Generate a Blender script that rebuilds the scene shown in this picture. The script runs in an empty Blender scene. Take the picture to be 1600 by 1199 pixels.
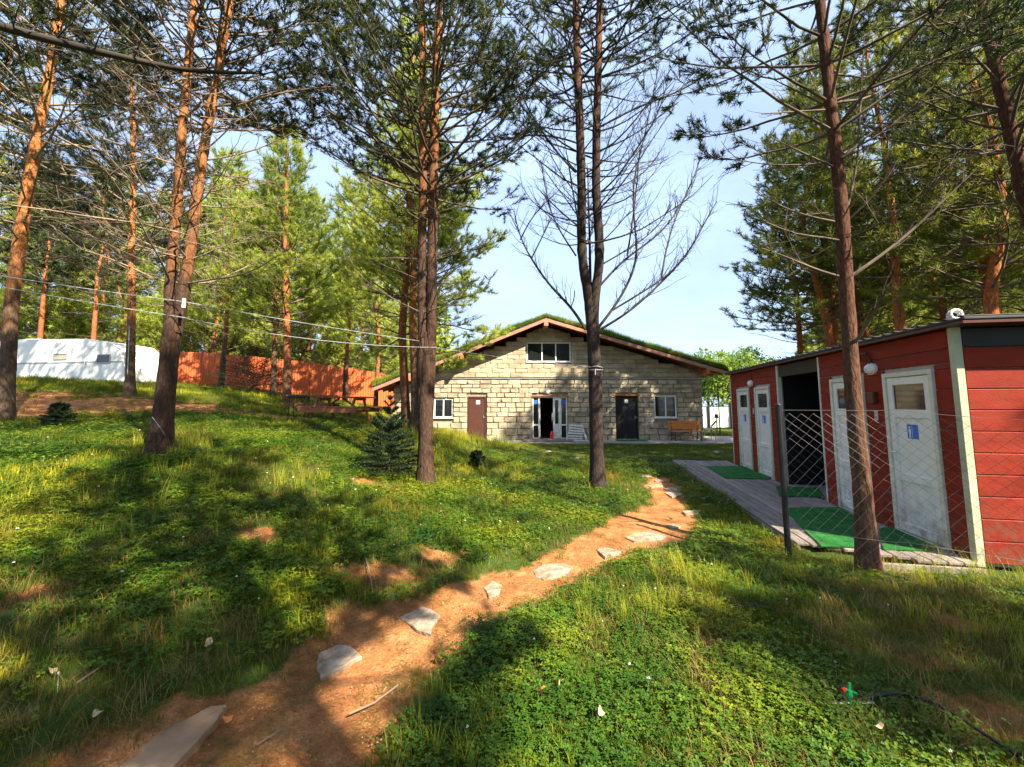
import bpy, math, random
import numpy as np
from mathutils import Vector, Matrix
R = math.radians
SC = bpy.context.scene
COL = SC.collection

# ------------------------------------------------------------------ camera
CAM_Z = 1.70
PITCH = math.atan(0.10)
FPX, CX, CY = 650.0, 800.0, 568.0
cam_d = bpy.data.cameras.new('camera')
cam = bpy.data.objects.new('camera', cam_d); COL.objects.link(cam)
cam.location = (0, 0, CAM_Z); cam.rotation_euler = (math.pi/2 + PITCH, 0, 0)
cam_d.sensor_width = 36; cam_d.lens = FPX/1600*36
cam_d.shift_y = -(599.5-CY)/1600
cam_d.clip_start = 0.05; cam_d.clip_end = 2000
SC.camera = cam

# ------------------------------------------------------------------ sky, sun, exposure
SUN_DIR = Vector((0.72, -0.69, 0.0)).normalized()
SUN_EL = R(43)
sun_v = Vector((SUN_DIR.x*math.cos(SUN_EL), SUN_DIR.y*math.cos(SUN_EL), math.sin(SUN_EL)))
world = bpy.data.worlds.new('World'); SC.world = world
world.use_nodes = True
nt = world.node_tree; nt.nodes.clear()
N = nt.nodes.new; Lk = nt.links.new
sky = N('ShaderNodeTexSky'); sky.sky_type = 'NISHITA'; sky.sun_disc = False
sky.sun_elevation = SUN_EL; sky.sun_rotation = math.atan2(sun_v.x, sun_v.y)
sky.air_density = 1.0; sky.dust_density = 1.2; sky.ozone_density = 1.0
tc = N('ShaderNodeTexCoord'); mp = N('ShaderNodeMapping'); mp.inputs['Scale'].default_value = (1.3, 1.3, 3.2)
nz = N('ShaderNodeTexNoise'); nz.inputs['Scale'].default_value = 1.7; nz.inputs['Detail'].default_value = 7; nz.inputs['Roughness'].default_value = .58
cr = N('ShaderNodeValToRGB'); cr.color_ramp.elements[0].position = .36; cr.color_ramp.elements[1].position = .74
mx = N('ShaderNodeMix'); mx.data_type = 'RGBA'
mx.inputs['B'].default_value = (6.6, 8.6, 12.2, 1)
ml = N('ShaderNodeMath'); ml.operation = 'MULTIPLY_ADD'; ml.inputs[1].default_value = .30; ml.inputs[2].default_value = .40
Lk(tc.outputs['Generated'], mp.inputs[0]); Lk(mp.outputs[0], nz.inputs['Vector']); Lk(nz.outputs['Fac'], cr.inputs[0])
Lk(cr.outputs[0], ml.inputs[0]); Lk(ml.outputs[0], mx.inputs['Factor']); Lk(sky.outputs[0], mx.inputs['A'])
bg = N('ShaderNodeBackground'); bg.inputs['Strength'].default_value = 0.05
wo = N('ShaderNodeOutputWorld'); Lk(mx.outputs['Result'], bg.inputs['Color']); Lk(bg.outputs[0], wo.inputs['Surface'])

sun_d = bpy.data.lights.new('sun', 'SUN'); sun_d.energy = 5.0; sun_d.angle = R(.6); sun_d.color = (1.0, .90, .72)
sun = bpy.data.objects.new('sun', sun_d); COL.objects.link(sun)
sun.rotation_euler = sun_v.to_track_quat('Z', 'Y').to_euler()
SC.view_settings.view_transform = 'Standard'
SC.view_settings.look = 'None'
SC.view_settings.exposure = 1.85
SC.view_settings.gamma = 1
SC.view_settings.use_curve_mapping = False
SC.cycles.max_bounces = 6; SC.cycles.diffuse_bounces = 3; SC.cycles.transmission_bounces = 4; SC.cycles.transparent_max_bounces = 6

# ------------------------------------------------------------------ terrain
CTRL = [(-5,6,1.0),(-9.8,8,1.33),(-12,13,2.0),(-18,20,2.75),(-24,20,2.85),(-5.4,13,1.2),(-3.4,13,.95),(-16.6,24,2.6),(-7.6,26,1.5),
 (-1.5,7.3,.36),(1.7,8.2,.06),(3.9,4.6,-.03),(-4.6,19.2,.78),(-2.4,19.2,.36),(-1.2,19.2,.05),(1,19,0),(5,19,0),(9,19,0),(12,19,0),
 (-2.5,16,.65),(-.5,13,.22),(1,12,.02),(4,12,-.02),(6,12,-.04),(5,8,-.04),(5,5,-.05),(7,4,-.05),(4.5,3,-.02),(2,3,-.01),(0,2,0),(-1,3,.0),(0,4,0),(1.5,5.5,0),
 (2.5,7,0),(-3,2,.22),(-3,4,.5),(-1,5,.14),(-6,3,.6),(-2,0,.1),(0,-4,0),(8,-4,0),(-8,-4,.4),(-15,4,1.1),(-15,10,1.9),(1,26,0),(9,26,0),(9,40,.2),
 (-10,40,1.8),(-30,40,3),(-35,20,3),(-35,0,1.5),(20,10,0),(25,25,0),(30,0,0),(30,-25,0),(0,-25,0),(-30,-25,.8),(30,45,0),(-9,18,1.75),(-8,22,1.6)]
_c = np.array(CTRL, float)
def _U(r2): return np.where(r2 > 1e-9, .5*r2*np.log(np.maximum(r2, 1e-9)), 0)
_n = len(_c); _K = _U(((_c[:, None, :2]-_c[None, :, :2])**2).sum(-1)) + np.eye(_n)*.25
_Pm = np.c_[np.ones(_n), _c[:, :2]]
_A = np.block([[_K, _Pm], [_Pm.T, np.zeros((3, 3))]])
_W = np.linalg.solve(_A, np.r_[_c[:, 2], 0, 0, 0])
_rs = np.random.RandomState(3)
_lat = _rs.rand(256, 256)
def vnoise(x, y):
    xi = np.floor(x).astype(int); yi = np.floor(y).astype(int); fx = x-xi; fy = y-yi
    fx = fx*fx*(3-2*fx); fy = fy*fy*(3-2*fy)
    g = lambda a, b: _lat[a & 255, b & 255]
    return (g(xi, yi)*(1-fx)+g(xi+1, yi)*fx)*(1-fy)+(g(xi, yi+1)*(1-fx)+g(xi+1, yi+1)*fx)*fy
def TZ(x, y, micro=True):
    x = np.atleast_1d(np.asarray(x, float)); y = np.atleast_1d(np.asarray(y, float))
    xc = np.clip(x, -34, 29); yc = np.clip(y, -24, 44)
    out = np.zeros(len(xc))
    for i in range(0, len(xc), 20000):
        s = slice(i, i+20000)
        r2 = (xc[s, None]-_c[None, :, 0])**2+(yc[s, None]-_c[None, :, 1])**2
        out[s] = _U(r2)@_W[:_n]+_W[_n]+_W[_n+1]*xc[s]+_W[_n+2]*yc[s]
    if micro:
        out += (vnoise(x*1.3+7, y*1.3)-.5)*.07+(vnoise(x*4+3, y*4+50)-.5)*.025
    return out
def tz(x, y): return float(TZ([x], [y])[0])
cp, sp = math.cos(PITCH), math.sin(PITCH)
def ray(px, py):
    a = (px-CX)/FPX; b = (CY-py)/FPX
    return Vector((a, cp-b*sp, sp+b*cp))
def P(px, py, Y):                      # point seen at (px,py) at distance Y ahead
    d = ray(px, py); return Vector((0, 0, CAM_Z))+d*(Y/d.y)
def G(px, py):                         # where that line of sight meets the ground
    d = ray(px, py); t = np.linspace(.8, 60, 1500)
    z = CAM_Z+d.z*t-TZ(d.x*t, d.y*t, False)
    k = np.argmax(z < 0)
    if z[k] >= 0: k = len(t)-1
    k = max(k, 1); tt = t[k-1]+(t[k]-t[k-1])*z[k-1]/(z[k-1]-z[k]+1e-9)
    return Vector((d.x*tt, d.y*tt, tz(d.x*tt, d.y*tt)))

# ------------------------------------------------------------------ materials
OBJVAR = {'limestone_block': .16, 'rough_limestone_block': .22, 'dark_red_siding': .12, 'weathered_plank': .22, 'stained_timber': .12}
DIRT = ('dark_red_siding', 'white_plastic', 'cream_plastic', 'pale_green_metal')
def mat(name, col, rough=.8, bump=0, bscale=30, var=.25, vscale=6, col2=None, metal=0, stretch=(1, 1, 1), spec=.3, detail=5, coords='Object', trans=0):
    m = bpy.data.materials.new(name); m.use_nodes = True
    t = m.node_tree; n = t.nodes; l = t.links
    b = n['Principled BSDF']; b.inputs['Roughness'].default_value = rough; b.inputs['Metallic'].default_value = metal
    b.inputs['Specular IOR Level'].default_value = spec
    if coords == 'World':
        c = n.new('ShaderNodeNewGeometry').outputs['Position']
    else:
        c = n.new('ShaderNodeTexCoord').outputs[coords]
    mpn = n.new('ShaderNodeMapping'); mpn.inputs['Scale'].default_value = stretch; l.new(c, mpn.inputs[0])
    nz = n.new('ShaderNodeTexNoise'); nz.inputs['Scale'].default_value = vscale; nz.inputs['Detail'].default_value = detail
    l.new(mpn.outputs[0], nz.inputs['Vector'])
    rp = n.new('ShaderNodeValToRGB'); rp.color_ramp.elements[0].position = .3; rp.color_ramp.elements[1].position = .7
    c2 = col2 or tuple(x*(1-var) for x in col)
    rp.color_ramp.elements[0].color = (*c2, 1); rp.color_ramp.elements[1].color = (*[min(1, x*(1+var*.5)) for x in col], 1)
    l.new(nz.outputs['Fac'], rp.inputs[0]); l.new(rp.outputs[0], b.inputs['Base Color'])
    if name in OBJVAR or name in DIRT:
        src = rp.outputs[0]
        if name in OBJVAR:
            oi = n.new('ShaderNodeObjectInfo'); mr = n.new('ShaderNodeMapRange'); mr.inputs['To Min'].default_value = 1-OBJVAR[name]; mr.inputs['To Max'].default_value = 1+OBJVAR[name]*.7; l.new(oi.outputs['Random'], mr.inputs['Value'])
            vm = n.new('ShaderNodeVectorMath'); vm.operation = 'SCALE'; l.new(src, vm.inputs[0]); l.new(mr.outputs[0], vm.inputs['Scale']); src = vm.outputs[0]
        if name in DIRT:
            g2 = n.new('ShaderNodeNewGeometry'); sz = n.new('ShaderNodeSeparateXYZ'); l.new(g2.outputs['Position'], sz.inputs[0]); nd = n.new('ShaderNodeTexNoise'); nd.inputs['Scale'].default_value = 7; nd.inputs['Detail'].default_value = 8; nd.inputs['Roughness'].default_value = .7; l.new(g2.outputs['Position'], nd.inputs['Vector'])
            m1 = n.new('ShaderNodeMapRange'); m1.inputs['From Min'].default_value = .75; m1.inputs['From Max'].default_value = 0; m1.inputs['To Min'].default_value = .12; m1.inputs['To Max'].default_value = .75; l.new(sz.outputs['Z'], m1.inputs['Value'])
            m2 = n.new('ShaderNodeMapRange'); m2.inputs['From Min'].default_value = .42; m2.inputs['From Max'].default_value = .66; l.new(nd.outputs['Fac'], m2.inputs['Value'])
            m3 = n.new('ShaderNodeMath'); m3.operation = 'MULTIPLY'; l.new(m1.outputs[0], m3.inputs[0]); l.new(m2.outputs[0], m3.inputs[1])
            mxd = n.new('ShaderNodeMix'); mxd.data_type = 'RGBA'; mxd.inputs['B'].default_value = (.16, .10, .06, 1); l.new(m3.outputs[0], mxd.inputs['Factor']); l.new(src, mxd.inputs['A']); src = mxd.outputs['Result']
        l.new(src, b.inputs['Base Color'])
    if bump:
        n2 = n.new('ShaderNodeTexNoise'); n2.inputs['Scale'].default_value = bscale; n2.inputs['Detail'].default_value = 6
        l.new(mpn.outputs[0], n2.inputs['Vector'])
        bp = n.new('ShaderNodeBump'); bp.inputs['Strength'].default_value = bump; bp.inputs['Distance'].default_value = .02
        l.new(n2.outputs['Fac'], bp.inputs['Height']); l.new(bp.outputs[0], b.inputs['Normal'])
    return m
def leafmat(name, cols, scale=.8, trans=.35, rough=.55, rnd=.25):
    """foliage: colour from a slow noise in place plus a random value per piece, partly see-through to light"""
    m = bpy.data.materials.new(name); m.use_nodes = True
    t = m.node_tree; n = t.nodes; l = t.links; b = n['Principled BSDF']; out = n['Material Output']
    b.inputs['Roughness'].default_value = rough; b.inputs['Specular IOR Level'].default_value = .25
    g = n.new('ShaderNodeNewGeometry'); nz = n.new('ShaderNodeTexNoise'); nz.inputs['Scale'].default_value = scale; nz.inputs['Detail'].default_value = 3
    l.new(g.outputs['Position'], nz.inputs['Vector'])
    oi = n.new('ShaderNodeObjectInfo'); a = n.new('ShaderNodeMath'); a.operation = 'MULTIPLY_ADD'; a.inputs[1].default_value = rnd; a.inputs[2].default_value = -rnd/2
    a0 = n.new('ShaderNodeMath'); a0.operation = 'ADD'
    ri = n.new('ShaderNodeMath'); ri.operation = 'ADD'; l.new(oi.outputs['Random'], ri.inputs[0]); l.new(g.outputs['Random Per Island'], ri.inputs[1])
    h = n.new('ShaderNodeMath'); h.operation = 'MULTIPLY'; h.inputs[1].default_value = .5; l.new(ri.outputs[0], h.inputs[0])
    l.new(h.outputs[0], a.inputs[0]); l.new(a.outputs[0], a0.inputs[0]); l.new(nz.outputs['Fac'], a0.inputs[1])
    rp = n.new('ShaderNodeValToRGB'); e = rp.color_ramp.elements
    k = len(cols)
    e[0].position = .3; e[0].color = (*cols[0], 1); e[1].position = .72; e[1].color = (*cols[-1], 1)
    for i in range(1, k-1):
        q = e.new(.3+.42*i/(k-1)); q.color = (*cols[i], 1)
    l.new(a0.outputs[0], rp.inputs[0]); l.new(rp.outputs[0], b.inputs['Base Color'])
    tr = n.new('ShaderNodeBsdfTranslucent'); l.new(rp.outputs[0], tr.inputs['Color'])
    ms = n.new('ShaderNodeMixShader'); ms.inputs[0].default_value = trans
    l.new(b.outputs[0], ms.inputs[1]); l.new(tr.outputs[0], ms.inputs[2]); l.new(ms.outputs[0], out.inputs['Surface'])
    return m
def barkmat(name, low, high, h0, h1):
    m = bpy.data.materials.new(name); m.use_nodes = True
    t = m.node_tree; n = t.nodes; l = t.links; b = n['Principled BSDF']; b.inputs['Roughness'].default_value = .9; b.inputs['Specular IOR Level'].default_value = .15
    tc = n.new('ShaderNodeTexCoord'); sx = n.new('ShaderNodeSeparateXYZ'); l.new(tc.outputs['Object'], sx.inputs[0])
    mr = n.new('ShaderNodeMapRange'); mr.inputs['From Min'].default_value = h0; mr.inputs['From Max'].default_value = h1
    nn = n.new('ShaderNodeTexNoise'); nn.inputs['Scale'].default_value = 3; nn.inputs['Detail'].default_value = 4; l.new(tc.outputs['Object'], nn.inputs['Vector'])
    ad = n.new('ShaderNodeMath'); ad.operation = 'MULTIPLY_ADD'; ad.inputs[1].default_value = 3.4; l.new(nn.outputs['Fac'], ad.inputs[0]); l.new(sx.outputs['Z'], ad.inputs[2])
    sb = n.new('ShaderNodeMath'); sb.operation = 'SUBTRACT'; sb.inputs[1].default_value = 1.7; l.new(ad.outputs[0], sb.inputs[0]); l.new(sb.outputs[0], mr.inputs['Value'])
    mp = n.new('ShaderNodeMapping'); mp.inputs['Scale'].default_value = (1, 1, .28); l.new(tc.outputs['Object'], mp.inputs[0])
    vo = n.new('ShaderNodeTexVoronoi'); vo.feature = 'DISTANCE_TO_EDGE'; vo.inputs['Scale'].default_value = 20
    nd = n.new('ShaderNodeTexNoise'); nd.inputs['Scale'].default_value = 9; nd.inputs['Detail'].default_value = 5; l.new(mp.outputs[0], nd.inputs['Vector'])
    vm = n.new('ShaderNodeVectorMath'); vm.operation = 'MULTIPLY_ADD'; vm.inputs[1].default_value = (.16, .16, .16); l.new(nd.outputs['Color'], vm.inputs[0]); l.new(mp.outputs[0], vm.inputs[2]); l.new(vm.outputs[0], vo.inputs['Vector'])
    n3 = n.new('ShaderNodeTexNoise'); n3.inputs['Scale'].default_value = 34; n3.inputs['Detail'].default_value = 6; n3.inputs['Roughness'].default_value = .7; l.new(mp.outputs[0], n3.inputs['Vector'])
    mulv = n.new('ShaderNodeMath'); mulv.operation = 'MULTIPLY'; mulv.inputs[1].default_value = 4; mulv.use_clamp = True; l.new(vo.outputs['Distance'], mulv.inputs[0])
    mixa = n.new('ShaderNodeMix'); mixa.data_type = 'RGBA'; mixa.inputs['A'].default_value = (*low, 1); mixa.inputs['B'].default_value = (*high, 1); l.new(mr.outputs[0], mixa.inputs['Factor'])
    mixb = n.new('ShaderNodeMix'); mixb.data_type = 'RGBA'; mixb.blend_type = 'MULTIPLY'; l.new(mixa.outputs['Result'], mixb.inputs['A'])
    rp = n.new('ShaderNodeValToRGB'); rp.color_ramp.elements[0].color = (.35, .3, .28, 1); rp.color_ramp.elements[0].position = .25; rp.color_ramp.elements[1].color = (1.35, 1.3, 1.25, 1); rp.color_ramp.elements[1].position = .75
    hh = n.new('ShaderNodeMath'); hh.operation = 'MULTIPLY_ADD'; hh.inputs[1].default_value = .22; hh.inputs[2].default_value = -.10; l.new(mulv.outputs[0], hh.inputs[0])
    h2 = n.new('ShaderNodeMath'); h2.operation = 'ADD'; l.new(hh.outputs[0], h2.inputs[0]); l.new(n3.outputs['Fac'], h2.inputs[1])
    l.new(h2.outputs[0], rp.inputs[0]); l.new(rp.outputs[0], mixb.inputs['B']); mixb.inputs['Factor'].default_value = .9
    l.new(mixb.outputs['Result'], b.inputs['Base Color'])
    bp = n.new('ShaderNodeBump'); bp.inputs['Strength'].default_value = .9; bp.inputs['Distance'].default_value = .02; l.new(h2.outputs[0], bp.inputs['Height']); l.new(bp.outputs[0], b.inputs['Normal'])
    return m
M = {}
M['bark'] = barkmat('pine_bark', (.07, .042, .03), (.34, .13, .045), 4.0, 7.5)
M['bark_left'] = barkmat('pine_bark_orange', (.10, .07, .05), (.46, .18, .055), 1.8, 4.2)
M['bark_twin'] = barkmat('pine_bark_twin', (.075, .045, .030), (.40, .165, .06), 2.3, 4.6)
M['bark_shaded'] = barkmat('pine_bark_shaded', (.12, .065, .04), (.10, .045, .028), 1.0, 4)  # red bark darkened so the colour carries the shade on these trunks
M['bark_red'] = barkmat('pine_bark_red', (.17, .085, .05), (.38, .13, .045), 1.0, 4)
M['bark_dark'] = barkmat('pine_bark_dark', (.045, .034, .03), (.16, .075, .04), 6.5, 10)
M['twig'] = mat('dead_twig', (.13, .095, .07), .9, var=.5, vscale=3, coords='World')
M['twig_pale'] = mat('dead_twig_pale', (.26, .19, .13), .9, var=.4, vscale=3, coords='World')
M['needle'] = leafmat('pine_needles', [(.014, .026, .009), (.035, .054, .013), (.14, .155, .022)], scale=.9, trans=.35)  # silhouette shade of the near crowns is darkened into this colour
M['needle_bright'] = leafmat('sunlit_pine_needles', [(.14, .19, .025), (.36, .42, .06), (.56, .60, .11)], scale=.6, trans=.5)  # sunlight on the background crowns is lifted into this colour
M['needle_right'] = leafmat('forest_pine_needles', [(.07, .09, .014), (.19, .22, .03), (.42, .42, .06)], scale=.5, trans=.5)  # backlight in the right-hand wood is brightened into this colour
M['twig_dark'] = mat('dark_twig', (.05, .04, .034), .9, var=.4, vscale=3, coords='World')
M['spruce'] = leafmat('spruce_needles', [(.007, .018, .007), (.014, .032, .010), (.03, .05, .014)], scale=3, trans=.05)
M['leaf'] = leafmat('broad_leaves', [(.12, .2, .03), (.2, .3, .04), (.3, .38, .06)], scale=.7, trans=.4)
M['grass'] = leafmat('grass_blades', [(.28, .17, .02), (.17, .17, .008), (.04, .10, .005), (.18, .20, .006), (.48, .40, .02)], scale=.75, trans=.35)
M['clover'] = leafmat('clover_leaves', [(.02, .065, .007), (.065, .14, .010), (.26, .29, .014)], scale=.9, trans=.3, rough=.5)
M['tall'] = leafmat('tall_grass', [(.16, .19, .015), (.34, .36, .03), (.50, .44, .05)], scale=.9, trans=.4)  # yellow raised in place of the sunlight missing on this grass
M['dry'] = leafmat('dry_grass', [(.22, .14, .045), (.16, .13, .03), (.30, .20, .06)], scale=1.5, trans=.25)
M['roofgrass'] = leafmat('roof_grass', [(.12, .22, .02), (.24, .32, .03), (.38, .38, .05)], scale=.6, trans=.4)
M['petal'] = mat('white_petals', (.8, .8, .74), .7)
M['fallen'] = mat('fallen_leaf', (.62, .20, .05), .7, var=.4, vscale=20)
M['fallen2'] = mat('fallen_leaf_pale', (.55, .40, .22), .7, var=.4, vscale=20)
M['stone'] = mat('flagstone', (.34, .275, .205), .9, bump=1, bscale=26, var=.45, vscale=9, col2=(.17, .105, .06), detail=9)
M['slab'] = mat('sandy_flagstone', (.36, .22, .12), .85, bump=.7, bscale=14, var=.3, vscale=3)
M['block'] = mat('limestone_block', (.47, .385, .26), .95, bump=1.0, bscale=9, var=.38, vscale=1.3, coords='World', stretch=(1, 1, 2))
M['block_rough'] = mat('rough_limestone_block', (.46, .38, .265), .95, bump=1.0, bscale=14, var=.45, vscale=2.2, coords='World', stretch=(1, 1, 1.6))
M['mortar'] = mat('mortar', (.31, .25, .175), .95, bump=.6, var=.3)
M['wood_orange'] = mat('stained_timber', (.46, .15, .05), .6, var=.35, vscale=3, stretch=(1, 6, 6))
M['wood_pink'] = mat('fascia_timber', (.42, .20, .13), .6, var=.25, vscale=3, stretch=(1, 6, 6))
M['roof_edge'] = mat('bitumen_edge', (.05, .05, .05), .8)
M['white'] = mat('white_plastic', (.78, .78, .76), .35, var=.06, spec=.4)
M['cream'] = mat('cream_plastic', (.66, .66, .55), .4, var=.12)
M['post'] = mat('pale_green_metal', (.48, .49, .34), .5, var=.2, vscale=3)
def glassmat():
    m = bpy.data.materials.new('window_glass'); m.use_nodes = True; b = m.node_tree.nodes['Principled BSDF']
    b.inputs['Base Color'].default_value = (.012, .014, .014, 1); b.inputs['Roughness'].default_value = .06; b.inputs['Specular IOR Level'].default_value = .7
    return m
M['glass'] = glassmat()
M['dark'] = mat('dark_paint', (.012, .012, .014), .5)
M['brown'] = mat('brown_door', (.085, .032, .024), .45, var=.15)
M['red'] = mat('dark_red_siding', (.25, .022, .009), .62, spec=.15, bump=.25, bscale=40, var=.25, vscale=2, stretch=(.6, 1, 5), coords='Object')
M['seam'] = mat('pale_seam', (.42, .36, .33), .6)
M['grey'] = mat('galvanised', (.35, .35, .34), .4, metal=.5, var=.2)
M['wire'] = mat('wire', (.24, .22, .20), .4, metal=.6, var=.3, vscale=10)
M['plank'] = mat('weathered_plank', (.27, .22, .20), .85, bump=.5, bscale=12, var=.35, vscale=3, stretch=(1, 9, 9))
M['mat'] = mat('green_mat', (.012, .17, .025), .95, bump=1, bscale=160, var=.55, vscale=5, detail=9)
M['bench'] = mat('orange_varnish', (.62, .21, .045), .5, var=.2, vscale=4, stretch=(1, 8, 8))
M['table'] = mat('red_brown_timber', (.24, .09, .035), .6, var=.3, vscale=4, stretch=(1, 8, 8))
M['sheet'] = mat('orange_sheet_metal', (.60, .13, .04), .5, var=.06, vscale=1)
M['concrete'] = mat('concrete', (.36, .33, .29), .9, bump=.4, var=.2, vscale=2)
M['blue'] = mat('blue_print', (.03, .16, .62), .5, var=.05)
M['rope'] = mat('white_cord', (.40, .42, .44), .7)
M['green_p'] = mat('green_plastic', (.01, .42, .12), .4)
M['red_p'] = mat('red_plastic', (.6, .03, .02), .4)
M['black'] = mat('black_rubber', (.02, .02, .02), .5)
M['caravan'] = mat('white_caravan_skin', (.80, .79, .74), .5, var=.10, vscale=2.2, bump=.1)
M['curtain'] = mat('curtain', (.35, .33, .25), .9)
M['lampw'] = mat('opal_lamp_cover', (.80, .78, .84), .3, var=.02)

# ground material: soil attribute mixes earth and the thatch below the grass
def groundmat():
    m = bpy.data.materials.new('ground'); m.use_nodes = True
    t = m.node_tree; n = t.nodes; l = t.links; b = n['Principled BSDF']; b.inputs['Roughness'].default_value = .95; b.inputs['Specular IOR Level'].default_value = .1
    g = n.new('ShaderNodeNewGeometry')
    def nz(s, d=6, r=.6):
        q = n.new('ShaderNodeTexNoise'); q.inputs['Scale'].default_value = s; q.inputs['Detail'].default_value = d; q.inputs['Roughness'].default_value = r; l.new(g.outputs['Position'], q.inputs['Vector']); return q.outputs['Fac']
    def ramp(f, cs, p):
        q = n.new('ShaderNodeValToRGB'); e = q.color_ramp.elements; e[0].position = p[0]; e[0].color = (*cs[0], 1); e[1].position = p[-1]; e[1].color = (*cs[-1], 1)
        for c, pp in list(zip(cs, p))[1:-1]:
            x = e.new(pp); x.color = (*c, 1)
        l.new(f, q.inputs[0]); return q.outputs[0]
    soil = ramp(nz(3.5, 9, .72), [(.17, .065, .024), (.38, .16, .060), (.54, .28, .12)], [.3, .5, .72])
    fine = ramp(nz(70, 5, .7), [(.55, .5, .45), (1.2, 1.15, 1.1)], [.35, .62])
    mm = n.new('ShaderNodeMix'); mm.data_type = 'RGBA'; mm.blend_type = 'MULTIPLY'; mm.inputs['Factor'].default_value = .8; l.new(soil, mm.inputs['A']); l.new(fine, mm.inputs['B'])
    thatch = ramp(nz(6, 8, .7), [(.04, .05, .012), (.05, .085, .014), (.10, .075, .025)], [.35, .5, .68])
    at = n.new('ShaderNodeAttribute'); at.attribute_name = 'soil'
    ed = n.new('ShaderNodeMath'); ed.operation = 'MULTIPLY_ADD'; ed.inputs[1].default_value = .9; ed.inputs[2].default_value = -.45; l.new(nz(9, 5), ed.inputs[0])
    ae = n.new('ShaderNodeMath'); ae.operation = 'ADD'; l.new(at.outputs['Fac'], ae.inputs[0]); l.new(ed.outputs[0], ae.inputs[1])
    rr = n.new('ShaderNodeMapRange'); rr.inputs['From Min'].default_value = .35; rr.inputs['From Max'].default_value = .6; l.new(ae.outputs[0], rr.inputs['Value'])
    mx = n.new('ShaderNodeMix'); mx.data_type = 'RGBA'; l.new(rr.outputs[0], mx.inputs['Factor']); l.new(thatch, mx.inputs['A']); l.new(mm.outputs['Result'], mx.inputs['B'])
    l.new(mx.outputs['Result'], b.inputs['Base Color'])
    bp = n.new('ShaderNodeBump'); bp.inputs['Strength'].default_value = .8; bp.inputs['Distance'].default_value = .03; l.new(nz(28, 8, .7), bp.inputs['Height']); l.new(bp.outputs[0], b.inputs['Normal'])
    return m
M['ground'] = groundmat()

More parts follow.
